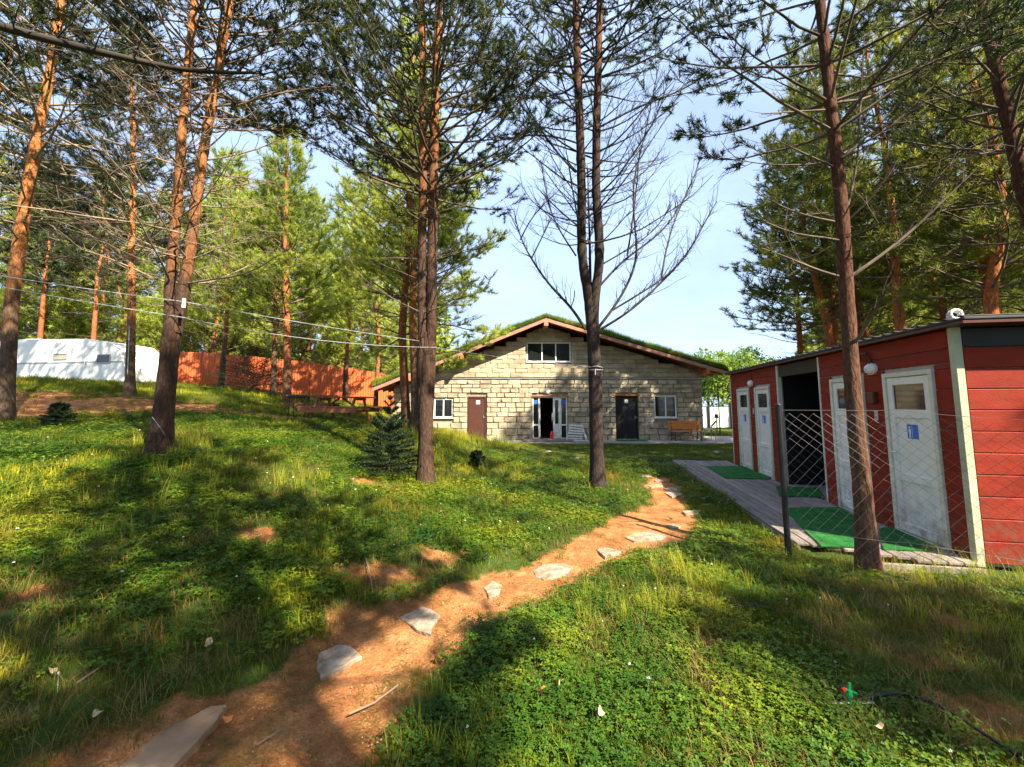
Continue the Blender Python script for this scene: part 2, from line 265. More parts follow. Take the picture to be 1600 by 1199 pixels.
# ------------------------------------------------------------------ mesh helpers
def tag(o, label=None, cat=None, group=None, kind=None):
    if label: o['label'] = label
    if cat: o['category'] = cat
    if group: o['group'] = group
    if kind: o['kind'] = kind
    return o
def link(o, parent=None):
    COL.objects.link(o)
    if parent is not None: o.parent = parent
    return o
def empty(name, loc=(0, 0, 0), rz=0):
    o = bpy.data.objects.new(name, None); o.location = loc; o.rotation_euler = (0, 0, rz); o.empty_display_size = .2
    COL.objects.link(o); return o
class MB:
    def __init__(s): s.v = []; s.f = []
    def add(s, vs, fs):
        k = len(s.v); s.v += [tuple(v) for v in vs]; s.f += [tuple(i+k for i in f) for f in fs]; return s
    def box(s, c, d, ch=0, rot=None):
        hx, hy, hz = d[0]/2, d[1]/2, d[2]/2; h = (hx, hy, hz); c = Vector(c)
        if ch <= 0:
            vs = [Vector((x*hx, y*hy, z*hz)) for x in (-1, 1) for y in (-1, 1) for z in (-1, 1)]
            fs = [(0, 1, 3, 2), (4, 6, 7, 5), (0, 4, 5, 1), (2, 3, 7, 6), (0, 2, 6, 4), (1, 5, 7, 3)]
        else:
            ch = min(ch, min(h)*.8); vs = []; ix = {}
            S = [(x, y, z) for x in (-1, 1) for y in (-1, 1) for z in (-1, 1)]
            for sg in S:
                for a in range(3):
                    q = [sg[i]*(h[i]-(0 if i == a else ch)) for i in range(3)]; ix[(sg, a)] = len(vs); vs.append(Vector(q))
            fs = []
            for a in range(3):
                b_, c_ = (a+1) % 3, (a+2) % 3
                for sgn in (-1, 1):
                    o = []
                    for u, w in ((-1, -1), (1, -1), (1, 1), (-1, 1)):
                        t = [0, 0, 0]; t[a] = sgn; t[b_] = u; t[c_] = w; o.append(ix[(tuple(t), a)])
                    fs.append(o)
                for u in (-1, 1):
                    for w in (-1, 1):
                        t0 = [0, 0, 0]; t0[a] = -1; t0[b_] = u; t0[c_] = w; t1 = list(t0); t1[a] = 1; t0 = tuple(t0); t1 = tuple(t1)
                        fs.append([ix[(t0, b_)], ix[(t1, b_)], ix[(t1, c_)], ix[(t0, c_)]])
            for sg in S: fs.append([ix[(sg, 0)], ix[(sg, 1)], ix[(sg, 2)]])
            ff = []
            for f in fs:
                p = [vs[i] for i in f]; nn = (p[1]-p[0]).cross(p[2]-p[0]); cc = sum(p, Vector())/len(p)
                ff.append(tuple(f) if nn.dot(cc) > 0 else tuple(reversed(f)))
            fs = ff
        if rot is not None: vs = [rot @ v for v in vs]
        return s.add([v+c for v in vs], fs)
    def b2(s, lo, hi, ch=0):
        lo = Vector(lo); hi = Vector(hi); return s.box((lo+hi)/2, hi-lo, ch)
    def bar(s, p0, p1, w, t, ch=0, up=(0, 0, 1)):
        p0 = Vector(p0); p1 = Vector(p1); d = p1-p0; L = d.length; x = d.normalized(); y = Vector(up).cross(x)
        if y.length < 1e-4: y = Vector((0, 1, 0))
        y.normalize(); z = x.cross(y); return s.box((p0+p1)/2, (L, w, t), ch, Matrix((x, y, z)).transposed())
    def cyl(s, p0, p1, r0, r1=None, n=12, cap=True):
        r1 = r0 if r1 is None else r1
        p0 = Vector(p0); p1 = Vector(p1); x = (p1-p0).normalized(); u = x.orthogonal().normalized(); w = x.cross(u)
        vs = [p0+(u*math.cos(a)+w*math.sin(a))*r0 for a in [2*math.pi*i/n for i in range(n)]]+[p1+(u*math.cos(a)+w*math.sin(a))*r1 for a in [2*math.pi*i/n for i in range(n)]]
        fs = [(i, (i+1) % n, n+(i+1) % n, n+i) for i in range(n)]
        if cap: fs += [tuple(reversed(range(n))), tuple(range(n, 2*n))]
        return s.add(vs, fs)
    def tube(s, pts, r, n=8):
        pts = [Vector(p) for p in pts]; rr = r if isinstance(r, (list, tuple)) else [r]*len(pts); vs = []
        for i, p in enumerate(pts):
            d = (pts[min(i+1, len(pts)-1)]-pts[max(i-1, 0)]).normalized(); ref = Vector((0, 0, 1)) if abs(d.z) < .9 else Vector((1, 0, 0))
            u = ref.cross(d).normalized(); w = d.cross(u)
            vs += [p+(u*math.cos(2*math.pi*k/n)+w*math.sin(2*math.pi*k/n))*rr[i] for k in range(n)]
        fs = [(i*n+k, i*n+(k+1) % n, (i+1)*n+(k+1) % n, (i+1)*n+k) for i in range(len(pts)-1) for k in range(n)]
        fs += [tuple(reversed(range(n))), tuple(range((len(pts)-1)*n, len(pts)*n))]
        return s.add(vs, fs)
    def prism(s, poly, z0, z1):           # poly [(x,y)], extruded z0..z1
        n = len(poly); vs = [(x, y, z0) for x, y in poly]+[(x, y, z1) for x, y in poly]
        fs = [tuple(reversed(range(n))), tuple(range(n, 2*n))]+[(i, (i+1) % n, n+(i+1) % n, n+i) for i in range(n)]
        return s.add(vs, fs)
    def prismY(s, poly, y0, y1):          # poly [(x,z)], extruded along y
        n = len(poly); vs = [(x, y0, z) for x, z in poly]+[(x, y1, z) for x, z in poly]
        fs = [tuple(range(n)), tuple(reversed(range(n, 2*n)))]+[(i, n+i, n+(i+1) % n, (i+1) % n) for i in range(n)]
        return s.add(vs, fs)
    def build(s, name, m, parent=None, smooth=False):
        me = bpy.data.meshes.new(name); me.from_pydata(s.v, [], s.f); me.materials.append(m)
        if smooth: me.polygons.foreach_set('use_smooth', [True]*len(me.polygons))
        me.update(); return link(bpy.data.objects.new(name, me), parent)
def npmesh(name, V, Q, m, parent=None, smooth=False, k=3, attr=None):
    """V (n,3) array, Q (m,k) index array"""
    me = bpy.data.meshes.new(name)
    V = np.ascontiguousarray(V, np.float32); Q = np.ascontiguousarray(Q, np.int32)
    me.vertices.add(len(V)); me.vertices.foreach_set('co', V.ravel())
    me.loops.add(Q.size); me.loops.foreach_set('vertex_index', Q.ravel())
    me.polygons.add(len(Q)); me.polygons.foreach_set('loop_start', np.arange(0, Q.size, k, dtype=np.int32))
    if smooth: me.polygons.foreach_set('use_smooth', np.ones(len(Q), bool))
    me.update(calc_edges=True)
    if attr:
        for an, av in attr.items():
            a = me.attributes.new(an, 'FLOAT', 'POINT'); a.data.foreach_set('value', np.asarray(av, np.float32))
    me.materials.append(m)
    return link(bpy.data.objects.new(name, me), parent)
def dup(root, loc, rz=0, s=1.0, **kw):
    r = root.copy(); COL.objects.link(r); r.location = loc; r.rotation_euler = (0, 0, rz); r.scale = (s, s, s)
    for ch in root.children:
        c = ch.copy(); COL.objects.link(c); c.parent = r
    tag(r, **kw); return r

# ------------------------------------------------------------------ path and bare-soil mask
ROWS = [(1260, -60, 590), (1199, 60, 595), (1120, 230, 625), (1060, 390, 665), (1000, 475, 735), (950, 590, 815), (900, 755, 925), (865, 865, 990),
        (835, 925, 1085), (808, 965, 1088), (785, 1018, 1074), (765, 1016, 1064), (745, 1006, 1042)]
PL = [G(l, y) for y, l, r in ROWS]; PR = [G(r, y) for y, l, r in ROWS]
PATH = np.array([(p.x, p.y) for p in PL]+[(p.x, p.y) for p in reversed(PR)])
def poly_sd(x, y, poly):
    d = np.full(x.shape, 1e9); ins = np.zeros(x.shape, bool); n = len(poly)
    for i in range(n):
        a = poly[i]; b = poly[(i+1) % n]; e = b-a; wx = x-a[0]; wy = y-a[1]
        t = np.clip((wx*e[0]+wy*e[1])/(e@e+1e-12), 0, 1); d = np.minimum(d, (wx-e[0]*t)**2+(wy-e[1]*t)**2)
        c = ((a[1] > y) != (b[1] > y)) & (x < (b[0]-a[0])*(y-a[1])/(b[1]-a[1]+1e-12)+a[0]); ins ^= c
    d = np.sqrt(d); return np.where(ins, -d, d)
BLOBS = []
for px, py, rx, ry in [(610, 905, .55, .3), (400, 832, .3, .2), (560, 965, .35, .3), (60, 930, .3, .2), (330, 1100, .3, .15), (690, 868, .3, .2),
                       (1500, 975, .3, .2), (1570, 1120, .4, .3), (1440, 1030, .2, .15),
                       (570, 755, .5, .3), (1110, 1010, .2, .12), (940, 975, .25, .1), (1400, 882, .7, .18)]:
    g = G(px, py); BLOBS.append((g.x, g.y, rx, ry))
_tr = [G(x, y) for x, y in [(20, 628), (110, 633), (200, 634), (300, 640), (400, 648), (480, 655), (560, 660), (640, 668)]]
TRACK = [(p.x, p.y) for p in _tr]
def soil(x, y):
    x = np.atleast_1d(np.asarray(x, float)); y = np.atleast_1d(np.asarray(y, float))
    s = .5-poly_sd(x, y, PATH)*3.2+(vnoise(x*5, y*5)-.5)*.7
    s = np.clip(s, 0, 1)
    for bx, by, rx, ry in BLOBS:
        q = 1.25-np.sqrt(((x-bx)/rx)**2+((y-by)/ry)**2)+(vnoise(x*6+9, y*6)-.5)*.8; s = np.maximum(s, np.clip(q, 0, .8))
    tx = np.interp(x, [p[0] for p in TRACK], [p[1] for p in TRACK])
    q = 1.25-np.abs(y-tx)/(.75+.9*np.clip(-x-8, 0, 2))+(vnoise(x*3, y*3)-.5)*.9
    q = np.where((x < -2.5), q, 0); s = np.maximum(s, np.clip(q, 0, 1))
    return s

# ------------------------------------------------------------------ ground, path, sky-side setting
def axis(lo, a, b, hi, st):
    core = np.arange(a, b+1e-6, st); up = []; s = st; v = b
    while v < hi: s = min(s*1.25, 15); v += s; up.append(v)
    dn = []; s = st; v = a
    while v > lo: s = min(s*1.25, 15); v -= s; dn.append(v)
    return np.r_[dn[::-1], core, up]
gx = axis(-350, -11, 9, 350, .09); gy = axis(-60, .8, 12, 600, .09)
XX, YY = np.meshgrid(gx, gy); xf = XX.ravel(); yf = YY.ravel(); zf = TZ(xf, yf)
so = np.zeros(len(xf)); near = (np.abs(xf) < 30) & (yf < 30) & (yf > -5); so[near] = soil(xf[near], yf[near])
zf = zf-so*.03
nx, ny = len(gx), len(gy); ii = np.arange(nx*ny).reshape(ny, nx)
Q = np.stack([ii[:-1, :-1], ii[:-1, 1:], ii[1:, 1:], ii[1:, :-1]], -1).reshape(-1, 4)
tag(npmesh('ground', np.c_[xf, yf, zf], Q, M['ground'], smooth=True, k=4, attr={'soil': so}), kind='structure')
# dirt path sheet
nr, nc = 140, 26
pv = []; tt = np.linspace(0, len(ROWS)-1.001, nr)
for k, t in enumerate(tt):
    i = int(t); f = t-i; l = PL[i].lerp(PL[i+1], f); r = PR[i].lerp(PR[i+1], f)
    for c in range(nc):
        u = c/(nc-1)*1.0; j = (float(vnoise(np.array([k*.17]), np.array([3.+(u > .5)*40]))[0])-.5)*.16*abs(2*u-1)
        q = l.lerp(r, u); pv.append((q.x+j, q.y, 0))
pv = np.array(pv); e = np.abs(np.tile(np.linspace(-1, 1, nc), nr))
pv[:, 2] = TZ(pv[:, 0], pv[:, 1])-.03+.008-np.clip(e-.86, 0, 1)*.22+(vnoise(pv[:, 0]*14, pv[:, 1]*14)-.5)*.012
ii = np.arange(nr*nc).reshape(nr, nc); Q = np.stack([ii[:-1, :-1], ii[:-1, 1:], ii[1:, 1:], ii[1:, :-1]], -1).reshape(-1, 4)
tag(npmesh('dirt_path', pv, Q, M['ground'], smooth=True, k=4, attr={'soil': np.ones(len(pv))}), kind='structure')

# ------------------------------------------------------------------ trees
class WB:                                  # wood builder
    def __init__(s): s.V = []; s.F = []; s.n = 0
    def tube(s, pts, rad, n=5, jit=0, rng=None):
        pts = np.asarray(pts, float); rad = np.asarray(rad, float); m = len(pts)
        d = np.empty_like(pts); d[1:-1] = pts[2:]-pts[:-2]; d[0] = pts[1]-pts[0]; d[-1] = pts[-1]-pts[-2]
        d /= np.linalg.norm(d, axis=1, keepdims=True)+1e-9
        ref = np.array([1., 0, 0]) if abs(d[:, 2].mean()) > .75 else np.array([0, 0, 1.])
        u = np.cross(np.broadcast_to(ref, d.shape), d); u /= np.linalg.norm(u, axis=1, keepdims=True)+1e-9; w = np.cross(d, u)
        a = np.arange(n)*2*np.pi/n; c, si = np.cos(a), np.sin(a)
        rr = rad[:, None]*np.ones(n)
        if jit: rr = rr*(1+(rng.rand(m, n)-.5)*jit)
        v = pts[:, None]+rr[..., None]*(u[:, None]*c[None, :, None]+w[:, None]*si[None, :, None])
        i = np.arange(m-1)[:, None]*n; k = np.arange(n)[None]; k2 = (k+1) % n
        f = np.stack([i+k, i+k2, i+n+k2, i+n+k], -1).reshape(-1, 4)+s.n
        s.V.append(v.reshape(-1, 3)); s.F.append(f); s.n += m*n
    def build(s, name, m, parent, org=(0, 0, 0)):
        if not s.V: return None
        return npmesh(name, np.concatenate(s.V)-np.array(org), np.concatenate(s.F), m, parent, smooth=True, k=4)
def norm(v): return v/(np.linalg.norm(v)+1e-9)
def needles(name, pos, dr, size, m, parent, rng, K=12, wid=.07, org=(0, 0, 0), spread=(25, 75)):
    pos = np.asarray(pos)-np.array(org); dr = np.asarray(dr); size = np.asarray(size); n = len(pos)
    if n == 0: return None
    dr = dr/(np.linalg.norm(dr, axis=1, keepdims=True)+1e-9)
    ref = rng.randn(n, 3); u = np.cross(dr, ref); u /= np.linalg.norm(u, axis=1, keepdims=True)+1e-9; w = np.cross(dr, u)
    th = rng.rand(n, K)*2*np.pi; ph = np.radians(spread[0]+(spread[1]-spread[0])*rng.rand(n, K)); t0 = rng.rand(n, K)*.9-.45
    rad = u[:, None]*np.cos(th)[..., None]+w[:, None]*np.sin(th)[..., None]
    nd = dr[:, None]*np.cos(ph)[..., None]+rad*np.sin(ph)[..., None]
    sd = np.cross(nd, np.broadcast_to(dr[:, None], nd.shape)); sd /= np.linalg.norm(sd, axis=-1, keepdims=True)+1e-9
    S = size[:, None, None]; b = pos[:, None]+dr[:, None]*t0[..., None]*S
    L = (.75+.5*rng.rand(n, K))[..., None]*S
    a1 = b-sd*wid*S; a2 = b+sd*wid*S; tip = b+nd*L
    V = np.stack([a1, a2, tip], 2).reshape(-1, 3)
    return npmesh(name, V, np.arange(len(V)).reshape(-1, 3), m, parent)
UP = np.array([0, 0, 1.])
def poly_branch(rng, p, d, L, n, curv, jit):
    pts = [np.array(p, float)]; d = norm(np.array(d, float)); st = L/(n-1)
    for i in range(n-1):
        d = norm(d+UP*curv/(n-1)+rng.randn(3)*jit); pts.append(pts[-1]+d*st)
    return np.array(pts)
def foliage_branch(wb, T, rng, p, d, L, r, live, curv=.35, near=True, sub=.24, tsize=.085, tw=True, twl=1.0):
    n = 8; pts = poly_branch(rng, p, d, L, n, curv, .07)
    rad = np.linspace(r, r*.22, n); wb.tube(pts, rad, 5 if near else 4)
    seg = L/(n-1); s = L*(.30 if live else .15)+rng.rand()*sub; side = 1 if rng.rand() > .5 else -1
    while s < L:
        i = min(int(s/seg), n-2); f = s/seg-i; q = pts[i]*(1-f)+pts[i+1]*f; dd = norm(pts[i+1]-pts[i])
        sv = norm(np.cross(dd, UP)+rng.randn(3)*.25)*side
        a = R(rng.uniform(35, 62)); d2 = norm(dd*math.cos(a)+sv*math.sin(a)+UP*rng.uniform(-.1, .25))
        l2 = (1-.72*s/L)*L*rng.uniform(.28, .5)+.08; side = -side
        p2 = poly_branch(rng, q, d2, l2, 5, curv*.9 if live else curv*rng.uniform(-.3, 1), .10)
        wb.tube(p2, np.linspace(max(r*.4*(1-.6*s/L), .005), .003, 5), 3)
        if tw:
            m = int(max(2, l2/.13*twl))
            for j in range(m):
                t = rng.uniform(.2, 1)*4; k = min(int(t), 3); q2 = p2[k]*(1-(t-k))+p2[k+1]*(t-k); d3 = norm(p2[k+1]-p2[k])
                s3 = norm(np.cross(d3, UP)*(1 if j % 2 else -1)+rng.randn(3)*.4); d3 = norm(d3+s3*.9+UP*.2)
                l3 = rng.uniform(.1, .3)*(1.25 if not live else 1)
                if near or not live: wb.tube([q2, q2+d3*l3*.5+rng.randn(3)*.012, q2+d3*l3+UP*.04*rng.randn()], [.004, .003, .0018], 3)
                if live:
                    for u in ((.45, .7, 1.0) if near else (.5, 1.0)):
                        T.append((q2+d3*l3*u, d3+UP*.25, tsize*rng.uniform(.75, 1.25)))
        if live:
            for u in (2.2, 3.1, 4.0):
                k = min(int(u), 3); T.append((p2[k]*(1-(u-k))+p2[k+1]*(u-k), norm(p2[k+1]-p2[k]), tsize*rng.uniform(.8, 1.3)))
        s += sub*rng.uniform(.6, 1.4)
    if live:
        for u in np.linspace(.6, 1, 6):
            k = min(int(u*(n-1)), n-2); T.append((pts[k]*.5+pts[k+1]*.5, norm(pts[k+1]-pts[k]), tsize*1.2))
    return pts
def stem_pts(stem, radii, step=.12):
    stem = [np.array(p, float) for p in stem]; L = [0]
    for a, b in zip(stem[:-1], stem[1:]): L.append(L[-1]+np.linalg.norm(b-a))
    m = max(4, int(L[-1]/step)); t = np.linspace(0, L[-1], m); A = np.array(stem)
    pt = np.stack([np.interp(t, L, A[:, i]) for i in range(3)], 1)
    for _ in range(6): pt[1:-1] = (pt[:-2]+pt[1:-1]*2+pt[2:])/4
    return pt, np.interp(t, L, radii)
def pine(name, stems, label, seed, z_dead, z_live, top, Lmax=2.6, bark='bark', twigm='twig', needle='needle', tsize=.085, dead_curv=.3, near=True,
         whorl=.5, per=5, K=12, group=None, tdens=1.0, dead_per=4, dead_len=1.0, cat='pine tree', sub=.24, extra=None, wid=.07, sides=16, dead_skip=.2, flare=.5, tw=True, slim=1.0):
    """stems: list of (points, radii); branches start in whorls from z_dead (bare) and z_live (needled) up to the top"""
    rng = np.random.RandomState(seed); stems = [(pp, [r*slim for r in rr]) for pp, rr in stems]; org = Vector(stems[0][0][0]); root = empty(name, org); tag(root, label, cat, group)
    wt = WB(); wd = WB(); wl = WB(); T = []
    for si, (pp, rr) in enumerate(stems):
        pt, ra = stem_pts(pp, rr); h = pt[:, 2]-org.z
        if si == 0: ra = ra*(1+flare*np.exp(-h/.22))
        z = max(pt[0, 2], org.z+z_dead); zt = pt[-1, 2]
        zs = []
        while z < zt-.15: zs.append(z); z += whorl*rng.uniform(.75, 1.25)*(1-.35*(z-org.z)/(top+2))
        for w in zs: ra = ra*(1+.12*np.exp(-((pt[:, 2]-w)/.06)**2))
        ra = ra*(1+(rng.rand(len(ra))-.5)*.04)
        if si == 0: pt[0, 2] -= .15
        wt.tube(pt, ra, sides, .10, rng)
        for w in zs:
            i = int(np.clip(np.searchsorted(pt[:, 2], w), 1, len(pt)-1)); q = pt[i]; live = (w-org.z) > z_live
            rel = np.clip((w-org.z-z_live)/(top-z_live), 0, 1)
            n = per if live else dead_per
            a0 = rng.rand()*6.28
            for k in range(n):
                if not live and rng.rand() < dead_skip: continue
                a = a0+k*6.283/n+rng.uniform(-.3, .3); el = R(rng.uniform(0, 24)+28*rel) if live else R(rng.uniform(-8, 22))
                d = np.array([math.cos(a)*math.cos(el), math.sin(a)*math.cos(el), math.sin(el)])
                if live: L = Lmax*(1-.78*rel**1.2)*rng.uniform(.7, 1.1)
                else: L = Lmax*dead_len*rng.uniform(.45, 1.0)
                rb = max(.006, min(ra[i]*.30, .004+.0095*L))*(1 if live else .75)
                foliage_branch(wl if live else wd, T, rng, q+d*ra[i]*.6, d, L, rb, live, .35 if live else dead_curv*rng.uniform(.3, 1.6), near, sub if live else sub*1.1, tsize, tw=tw, twl=tdens)
    if extra: extra(wd, wl, T, rng)
    wt.build('trunk', M[bark], root, org)
    wd.build('bare_branches', M[twigm], root, org); wl.build('branches', M[twigm], root, org)
    if T:
        needles('crown', [t[0] for t in T], [t[1] for t in T], [t[2] for t in T], M[needle], root, rng, K, wid, org)
    return root
def stem_px(pts, Y, extend=None):
    """trunk points from the photo's pixels at one distance; extend = extra height in metres straight on"""
    o = [P(x, y, Y) for x, y in pts]
    if extend:
        d = (o[-1]-o[-2]).normalized(); d = (d+Vector((0, 0, 1.5))).normalized(); o += [o[-1]+d*extend*.5, o[-1]+d*extend]
    return o
def base(px, py, Y, pts):
    p = P(px, py, Y); p.z = tz(p.x, p.y)-.03; return [p]+pts

# --- near trees
s = base(4, 668, 8, stem_px([(12, 580), (18, 470), (38, 330), (58, 215), (80, 105), (96, 0), (104, -90)], 8, 4.5))
pine('pine_tree', [(s, [.19, .165, .15, .135, .12, .105, .095, .085, .05, .012])], 'leaning orange-barked pine at the far left edge of the lawn', slim=.70, seed=11, z_dead=3.2, z_live=5.0, top=12, Lmax=3.2,
     bark='bark_left', twigm='twig_pale', dead_per=5, dead_len=.8, dead_skip=.1, sub=.2)
Y = 6.0
s = base(250, 700, Y, stem_px([(256, 640), (264, 560), (270, 500), (280, 455)], Y))
s1 = [P(266, 520, 6.0)]+stem_px([(266, 460), (270, 400), (278, 300), (285, 200), (294, 100), (304, 0), (310, -100)], Y, 4.5)
s2 = [P(275, 520, 6.0)]+stem_px([(286, 455), (297, 400), (308, 300), (324, 200), (343, 100), (360, 0), (372, -90)], Y, 4.0)
pine('pine_tree', [(s, [.18, .155, .15, .145, .05]), (s1, [.10, .098, .088, .080, .074, .068, .06, .052, .03, .01]), (s2, [.10, .105, .092, .086, .08, .07, .062, .055, .03, .01])],
     'dark pine with two orange stems rising from one trunk, clothes lines passing it', 22, 2.4, 5.0, 11.5, 3.0, slim=.78, bark='bark_twin', twigm='twig_pale', dead_per=4, dead_len=.7, dead_skip=.25, sub=.2)
Y = 7.3
s = base(665, 748, Y, stem_px([(665, 690), (666, 620), (667, 560), (667, 520)], Y))
s1 = [P(661, 640, Y)]+stem_px([(660, 520), (659, 400), (661, 300), (662, 180), (661, 90), (658, 0), (655, -120)], Y, 4)
s2 = [P(670, 640, Y)]+stem_px([(674, 520), (675, 400), (677, 300), (679, 180), (682, 90), (686, 0), (690, -120)], Y, 4)
pine('pine_tree', [(s, [.135, .125, .125, .11, .07]), (s1, [.09, .085, .078, .075, .07, .065, .06, .055, .03, .01]), (s2, [.09, .092, .09, .085, .078, .07, .062, .055, .03, .01])],
     'dark twin-stemmed pine beside the little spruce, in front of the left half of the house', 33, 3.0, 4.9, 11.5, 2.9, bark='bark', dead_per=4, dead_len=.55, dead_skip=.3)
Y = 8.2
s = base(934, 762, Y, stem_px([(932, 690), (930, 600), (927, 520), (924, 468)], Y))
s1 = [P(924, 510, Y)]+stem_px([(920, 465), (912, 425), (908, 380), (909, 300), (906, 200), (902, 100), (900, 0), (898, -120)], Y, 4)
s2 = [P(928, 510, Y)]+stem_px([(928, 465), (936, 425), (937, 380), (931, 300), (932, 200), (935, 100), (937, 0), (940, -120)], Y, 4)
ARCS = [([(915, 515), (893, 478), (862, 452), (830, 405), (813, 375), (803, 330)], .026), ([(893, 478), (905, 470), (898, 455)], .008), ([(830, 405), (850, 365), (862, 340)], .012), ([(813, 375), (830, 335), (865, 305)], .012),
        ([(935, 512), (957, 485), (982, 445), (998, 400), (991, 350), (988, 290), (1010, 200), (1030, 100)], .026), ([(940, 514), (985, 487), (1030, 445), (1070, 405), (1100, 350), (1120, 315)], .024),
        ([(957, 485), (1015, 450), (1050, 427), (1085, 380)], .018), ([(1033, 438), (1040, 390), (1055, 340), (1075, 300)], .016), ([(936, 448), (975, 405), (1020, 375), (1050, 345), (1080, 290), (1100, 230)], .022),
        ([(943, 412), (985, 388), (1025, 360), (1050, 320)], .016), ([(980, 400), (988, 350), (995, 290), (1000, 230)], .016), ([(938, 380), (953, 375), (965, 350), (985, 330)], .012),
        ([(905, 355), (885, 340), (860, 318), (845, 300)], .014), ([(900, 400), (880, 370), (862, 340), (855, 310), (845, 250)], .014), ([(900, 270), (870, 240), (830, 180), (805, 130), (800, 100)], .018),
        ([(905, 225), (870, 212), (830, 210), (800, 214), (760, 225)], .016), ([(940, 300), (960, 285), (1000, 225), (1030, 180), (1045, 120)], .016), ([(935, 200), (990, 170), (1070, 140), (1120, 105), (1165, 92)], .018),
        ([(938, 235), (970, 225), (1000, 205), (1060, 160)], .012), ([(922, 455), (922, 400), (920, 330), (918, 260)], .03), ([(900, 175), (870, 150), (828, 118), (800, 95)], .015)]
def arcs4(wd, wl, T, rng):
    for k, (pts, r) in enumerate(ARCS):
        dz = rng.uniform(-.9, .6); o = [P(x, y, 8.2+dz*(i/(len(pts)-1))) for i, (x, y) in enumerate(pts)]
        pt, ra = stem_pts(o, np.linspace(r*1.25, .009, len(o)), .15); wd.tube(pt, ra, 6)
        for i in range(3, len(pt)-1):
            for _ in range(2):
                d = norm(pt[i+1]-pt[i]); d = norm(d+rng.randn(3)*.5+UP*.2); l = rng.uniform(.15, .9)*rng.uniform(.5, 1)
                q = poly_branch(rng, pt[i], d, l, 5, .5, .16); wd.tube(q, np.linspace(.008, .003, 5), 3)
                for j in (1, 3):
                    d3 = norm(d+rng.randn(3)*.7); wd.tube([q[j], q[j]+d3*rng.uniform(.1, .35)], [.0028, .0016], 3)
pine('pine_tree', [(s, [.14, .13, .13, .125, .05]), (s1, [.10, .10, .092, .09, .088, .085, .08, .072, .065, .045, .01]), (s2, [.10, .10, .092, .09, .085, .08, .073, .066, .06, .045, .01])],
     'bare forked pine with upswept leafless branches, standing before the middle of the house', 44, 4.8, 8.3, 12.5, 2.8, bark='bark_dark', twigm='twig_dark', tdens=.6, per=4, dead_per=4, dead_len=.95, extra=arcs4, dead_curv=.9, dead_skip=.3)
Y = 4.6
s = base(1354, 862, Y, stem_px([(1350, 790), (1343, 720), (1333, 620), (1328, 540), (1321, 430), (1317, 350), (1308, 250), (1296, 150), (1281, 0), (1270, -120)], Y, 5.5))
ARC6 = [([(1330, 545), (1350, 520), (1375, 470), (1388, 448)], .02), ([(1330, 432), (1380, 398), (1430, 358), (1460, 325), (1490, 300), (1520, 270)], .022), ([(1415, 370), (1430, 320), (1470, 270)], .012),
        ([(1310, 432), (1270, 422), (1235, 402), (1190, 388)], .016), ([(1305, 347), (1250, 340), (1210, 320), (1180, 300)], .014), ([(1328, 342), (1360, 322), (1380, 300), (1400, 255)], .013),
        ([(1312, 250), (1350, 220), (1400, 170), (1440, 110)], .016), ([(1305, 262), (1255, 240), (1205, 215)], .014), ([(1318, 240), (1380, 210), (1430, 165), (1470, 120)], .014), ([(1298, 170), (1240, 140), (1200, 120)], .014),
        ([(1300, 100), (1340, 50), (1360, 0)], .014), ([(1290, 172), (1240, 175), (1190, 178)], .012), ([(1318, 350), (1340, 260), (1345, 150), (1350, 60)], .014)]
def arcs6(wd, wl, T, rng):
    for k, (pts, r) in enumerate(ARC6):
        dz = rng.uniform(-.8, .5); o = [P(x, y, 4.6+dz*(i/(len(pts)-1))) for i, (x, y) in enumerate(pts)]
        pt, ra = stem_pts(o, np.linspace(r, .005, len(o)), .12); wd.tube(pt, ra, 6)
        for i in range(3, len(pt)-1):
            for _ in range(2):
                d = norm(pt[i+1]-pt[i]); d = norm(d+rng.randn(3)*.5+UP*.1); q = poly_branch(rng, pt[i], d, rng.uniform(.15, .6), 5, .3, .12); wd.tube(q, np.linspace(.004, .0015, 5), 3)
pine('pine_tree', [(s, [.118, .104, .098, .09, .086, .084, .08, .074, .068, .06, .055, .035, .01])], 'straight reddish pine behind the wire netting, close to the red cabins', 55, 3.6, 4.7, 12, 2.6, slim=.84,
     bark='bark_shaded', dead_per=3, dead_len=.6, extra=arcs6, flare=.35)
# leaning pine top right, behind the cabins
Y = 6.6
s = base(1720, 850, Y, stem_px([(1700, 640), (1650, 470), (1603, 320), (1575, 190), (1552, 90), (1530, 0), (1515, -80)], Y, 4))
pine('pine_tree', [(s, [.16, .14, .13, .125, .12, .11, .10, .09, .06, .01])], 'leaning reddish pine at the upper right edge, behind the cabins', 66, 4.4, 5.6, 11.5, 3.0, slim=.72, bark='bark_shaded', dead_per=4, dead_len=.8)
# mid trees on the left
Y = 13.0
s = base(636, 652, Y, stem_px([(631, 580), (628, 520), (634, 440), (640, 330), (642, 200), (645, 100)], Y, 1.2))
pine('pine_tree', [(s, [.15, .13, .12, .11, .10, .08, .06, .03, .01])], 'pale mottled pine trunk close to its redder twin at the left corner of the house', 77, 3.0, 4.0, 11.5, 2.9, bark='bark_red', needle='needle_bright', tsize=.12, per=5, K=12, sides=12)
def boughs(wd, wl, T, rng):
    for (x0, y0, x1, y1, dz) in [(648, 560, 770, 535, -.5), (648, 590, 742, 575, -.8), (650, 500, 790, 520, .3), (652, 440, 800, 405, -.3), (655, 380, 765, 320, .2), (650, 470, 770, 470, -.9), (655, 330, 760, 240, 0), (640, 520, 560, 560, .4), (640, 460, 540, 470, -.5)]:
        a = np.array(P(x0, y0, 12.8)); b = np.array(P(x1, y1, 12.8+dz)); d = b-a; L = np.linalg.norm(d); foliage_branch(wl, T, rng, a, norm(d)-UP*.12, L, .028, True, .3, True, .17, .13)
